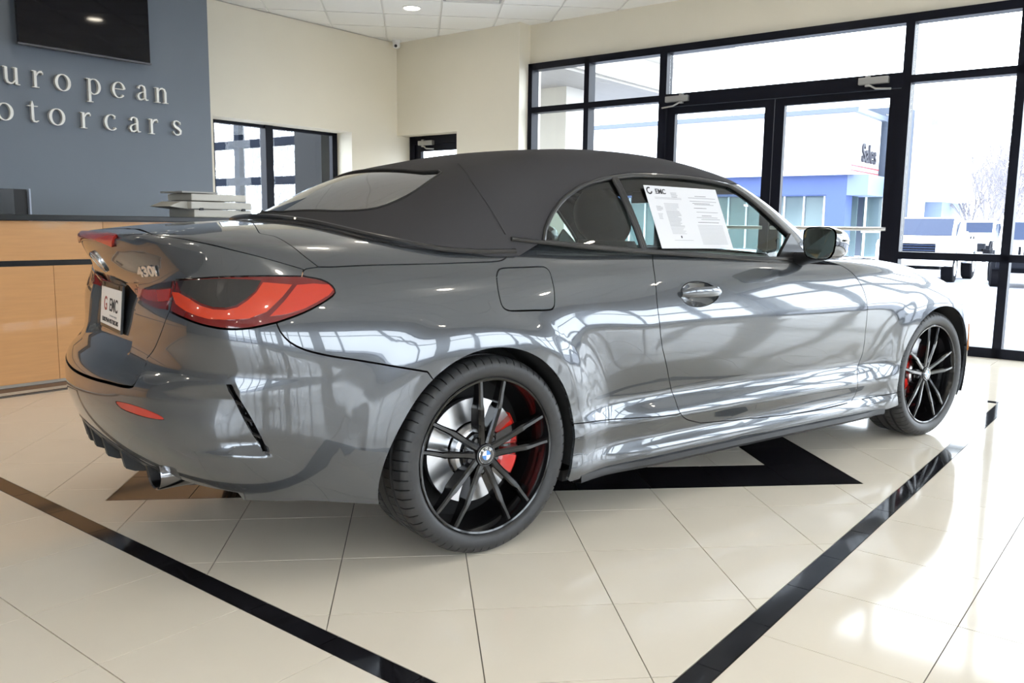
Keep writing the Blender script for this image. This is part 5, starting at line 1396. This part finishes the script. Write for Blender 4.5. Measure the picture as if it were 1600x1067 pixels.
# glazed wing outside the left window
WINGM = mat('matt_dark_frame', (.005, .008, .016), .8, spec=.1)
wg = empty('glazed_wing', rz=RB, label='dark framed glazing of the neighbouring wing seen through the left window', cat='glazing')
for z in (1.66, 2.20): MB().box((5.2, 6.5, z - .055), (5.3, 11.5, z + .055)).build('rail', WINGM, wg)
for t in (8.62, 10.6): MB().box((5.2, t - .06, -.1), (5.3, t + .06, 3.2)).build('post', WINGM, wg)
MB().box((5.0, 6.42, -.14), (5.5, 6.98, 3.2)).build('corner_post', mat('grey_metal_post', (.008, .009, .011), .7, spec=.2), wg)
MB().box((5.24, 6.98, -.1), (5.25, 11.5, 3.2)).build('pane', PANE, wg)
bb = rbox('utility_shed', (5.9, 16.5, -.15), (7.6, 18, 2.3), BLUEC, label='small blue shed beyond the glazed wing at left', cat='shed')
# entrance canopy
cn = empty('entrance_canopy', rz=RB, label='white and grey canopy on a square column outside the left storefront lights', cat='canopy')
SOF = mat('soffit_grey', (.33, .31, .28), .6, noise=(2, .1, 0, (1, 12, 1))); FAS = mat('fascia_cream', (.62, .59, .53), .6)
MB().box((7.8, 4.50, -.15), (8.3, 5.0, 3.05)).build('column', FAS, cn)
MB().box((6.3, 3.75, 3.02), (9.4, 7.3, 3.06)).build('soffit', SOF, cn)
MB().box((6.25, 3.70, 3.06), (9.45, 7.35, 3.42)).build('fascia', FAS, cn)
MB().box((6.2, 3.5, 3.42), (9.6, 7.4, 3.50)).build('cornice', FAS, cn)
MB().box((6.2, 2.95, 3.70), (9.9, 7.4, 3.78)).build('upper_soffit', SOF, cn)
MB().box((6.2, 2.9, 3.78), (10.0, 7.4, 4.0)).build('upper_fascia', FAS, cn)
# bare trees
BARK = mat('bare_branch', (.19, .18, .20), .9)
def tree(label, s, t, z, h, seed, n0=4, nm='bare_tree'):
    rnd = random.Random(seed); m = MB()
    def br(p, d, L, r, lev):
        q_ = [p]; dd = d.copy()
        for i in range(3):
            dd = (dd + Vector((rnd.uniform(-.18, .18), rnd.uniform(-.18, .18), rnd.uniform(-.02, .12)))).normalized(); q_.append(q_[-1] + dd * L / 3)
        m.tube(q_, r, 3 if lev > 1 else 6, caps=False, rs=[max(r, .006), max(r * .85, .005), max(r * .72, .005), max(r * .55, .004)])
        if lev >= 5: return
        for k in range(4 if lev else 6):
            a = rnd.uniform(0, 2 * PI); tl = rnd.uniform(.35, .8); b = q_[rnd.choice((1, 2, 3, 3))]
            nd = (dd + Vector((math.cos(a) * tl, math.sin(a) * tl, rnd.uniform(-.05, .35)))).normalized()
            br(b, nd, L * rnd.uniform(.55, .8), r * .55, lev + 1)
    br(Vector((0, 0, 0)), Vector((0, 0, 1)), h * .27, h * .011, 0)
    P = s * RN1 + t * RN2; o = m.build(nm, BARK, None, loc=(P[0], P[1], z), label=label, cat='tree', group='bare winter trees', fix=False)
    return o
for k, (px, s, h, lab) in enumerate([(1478, 58, 13, 'tall bare tree rising just right of the white showroom building'), (1512, 52, 11, 'bare tree behind the gap between the two white vehicles'), (1545, 55, 12, 'bare tree above the gap left of the slotted-grille car'), (1580, 50, 12, 'bare tree behind the right-hand mullion'), (1615, 46, 12, 'bare tree at the right edge of the picture'), (1560, 75, 14, 'farther bare tree standing behind the row at the right')]):
    t_, _ = on_s((px, 330), s); tree(lab, s, t_, -1.2, h, 11 + k)
for k, (px, dd_, h, lab) in enumerate([(345, 21, 7.5, 'bare tree at the left side of the left window'), (392, 17, 7.0, 'forked bare tree in the middle of the left window'), (415, 24, 8.5, 'bare tree behind the window mullion at left'), (452, 20, 7.5, 'bare tree right of the window mullion')]):
    s_, _ = on_t((px, 300), dd_); tree(lab, s_, dd_, -.2, h, 31 + k)
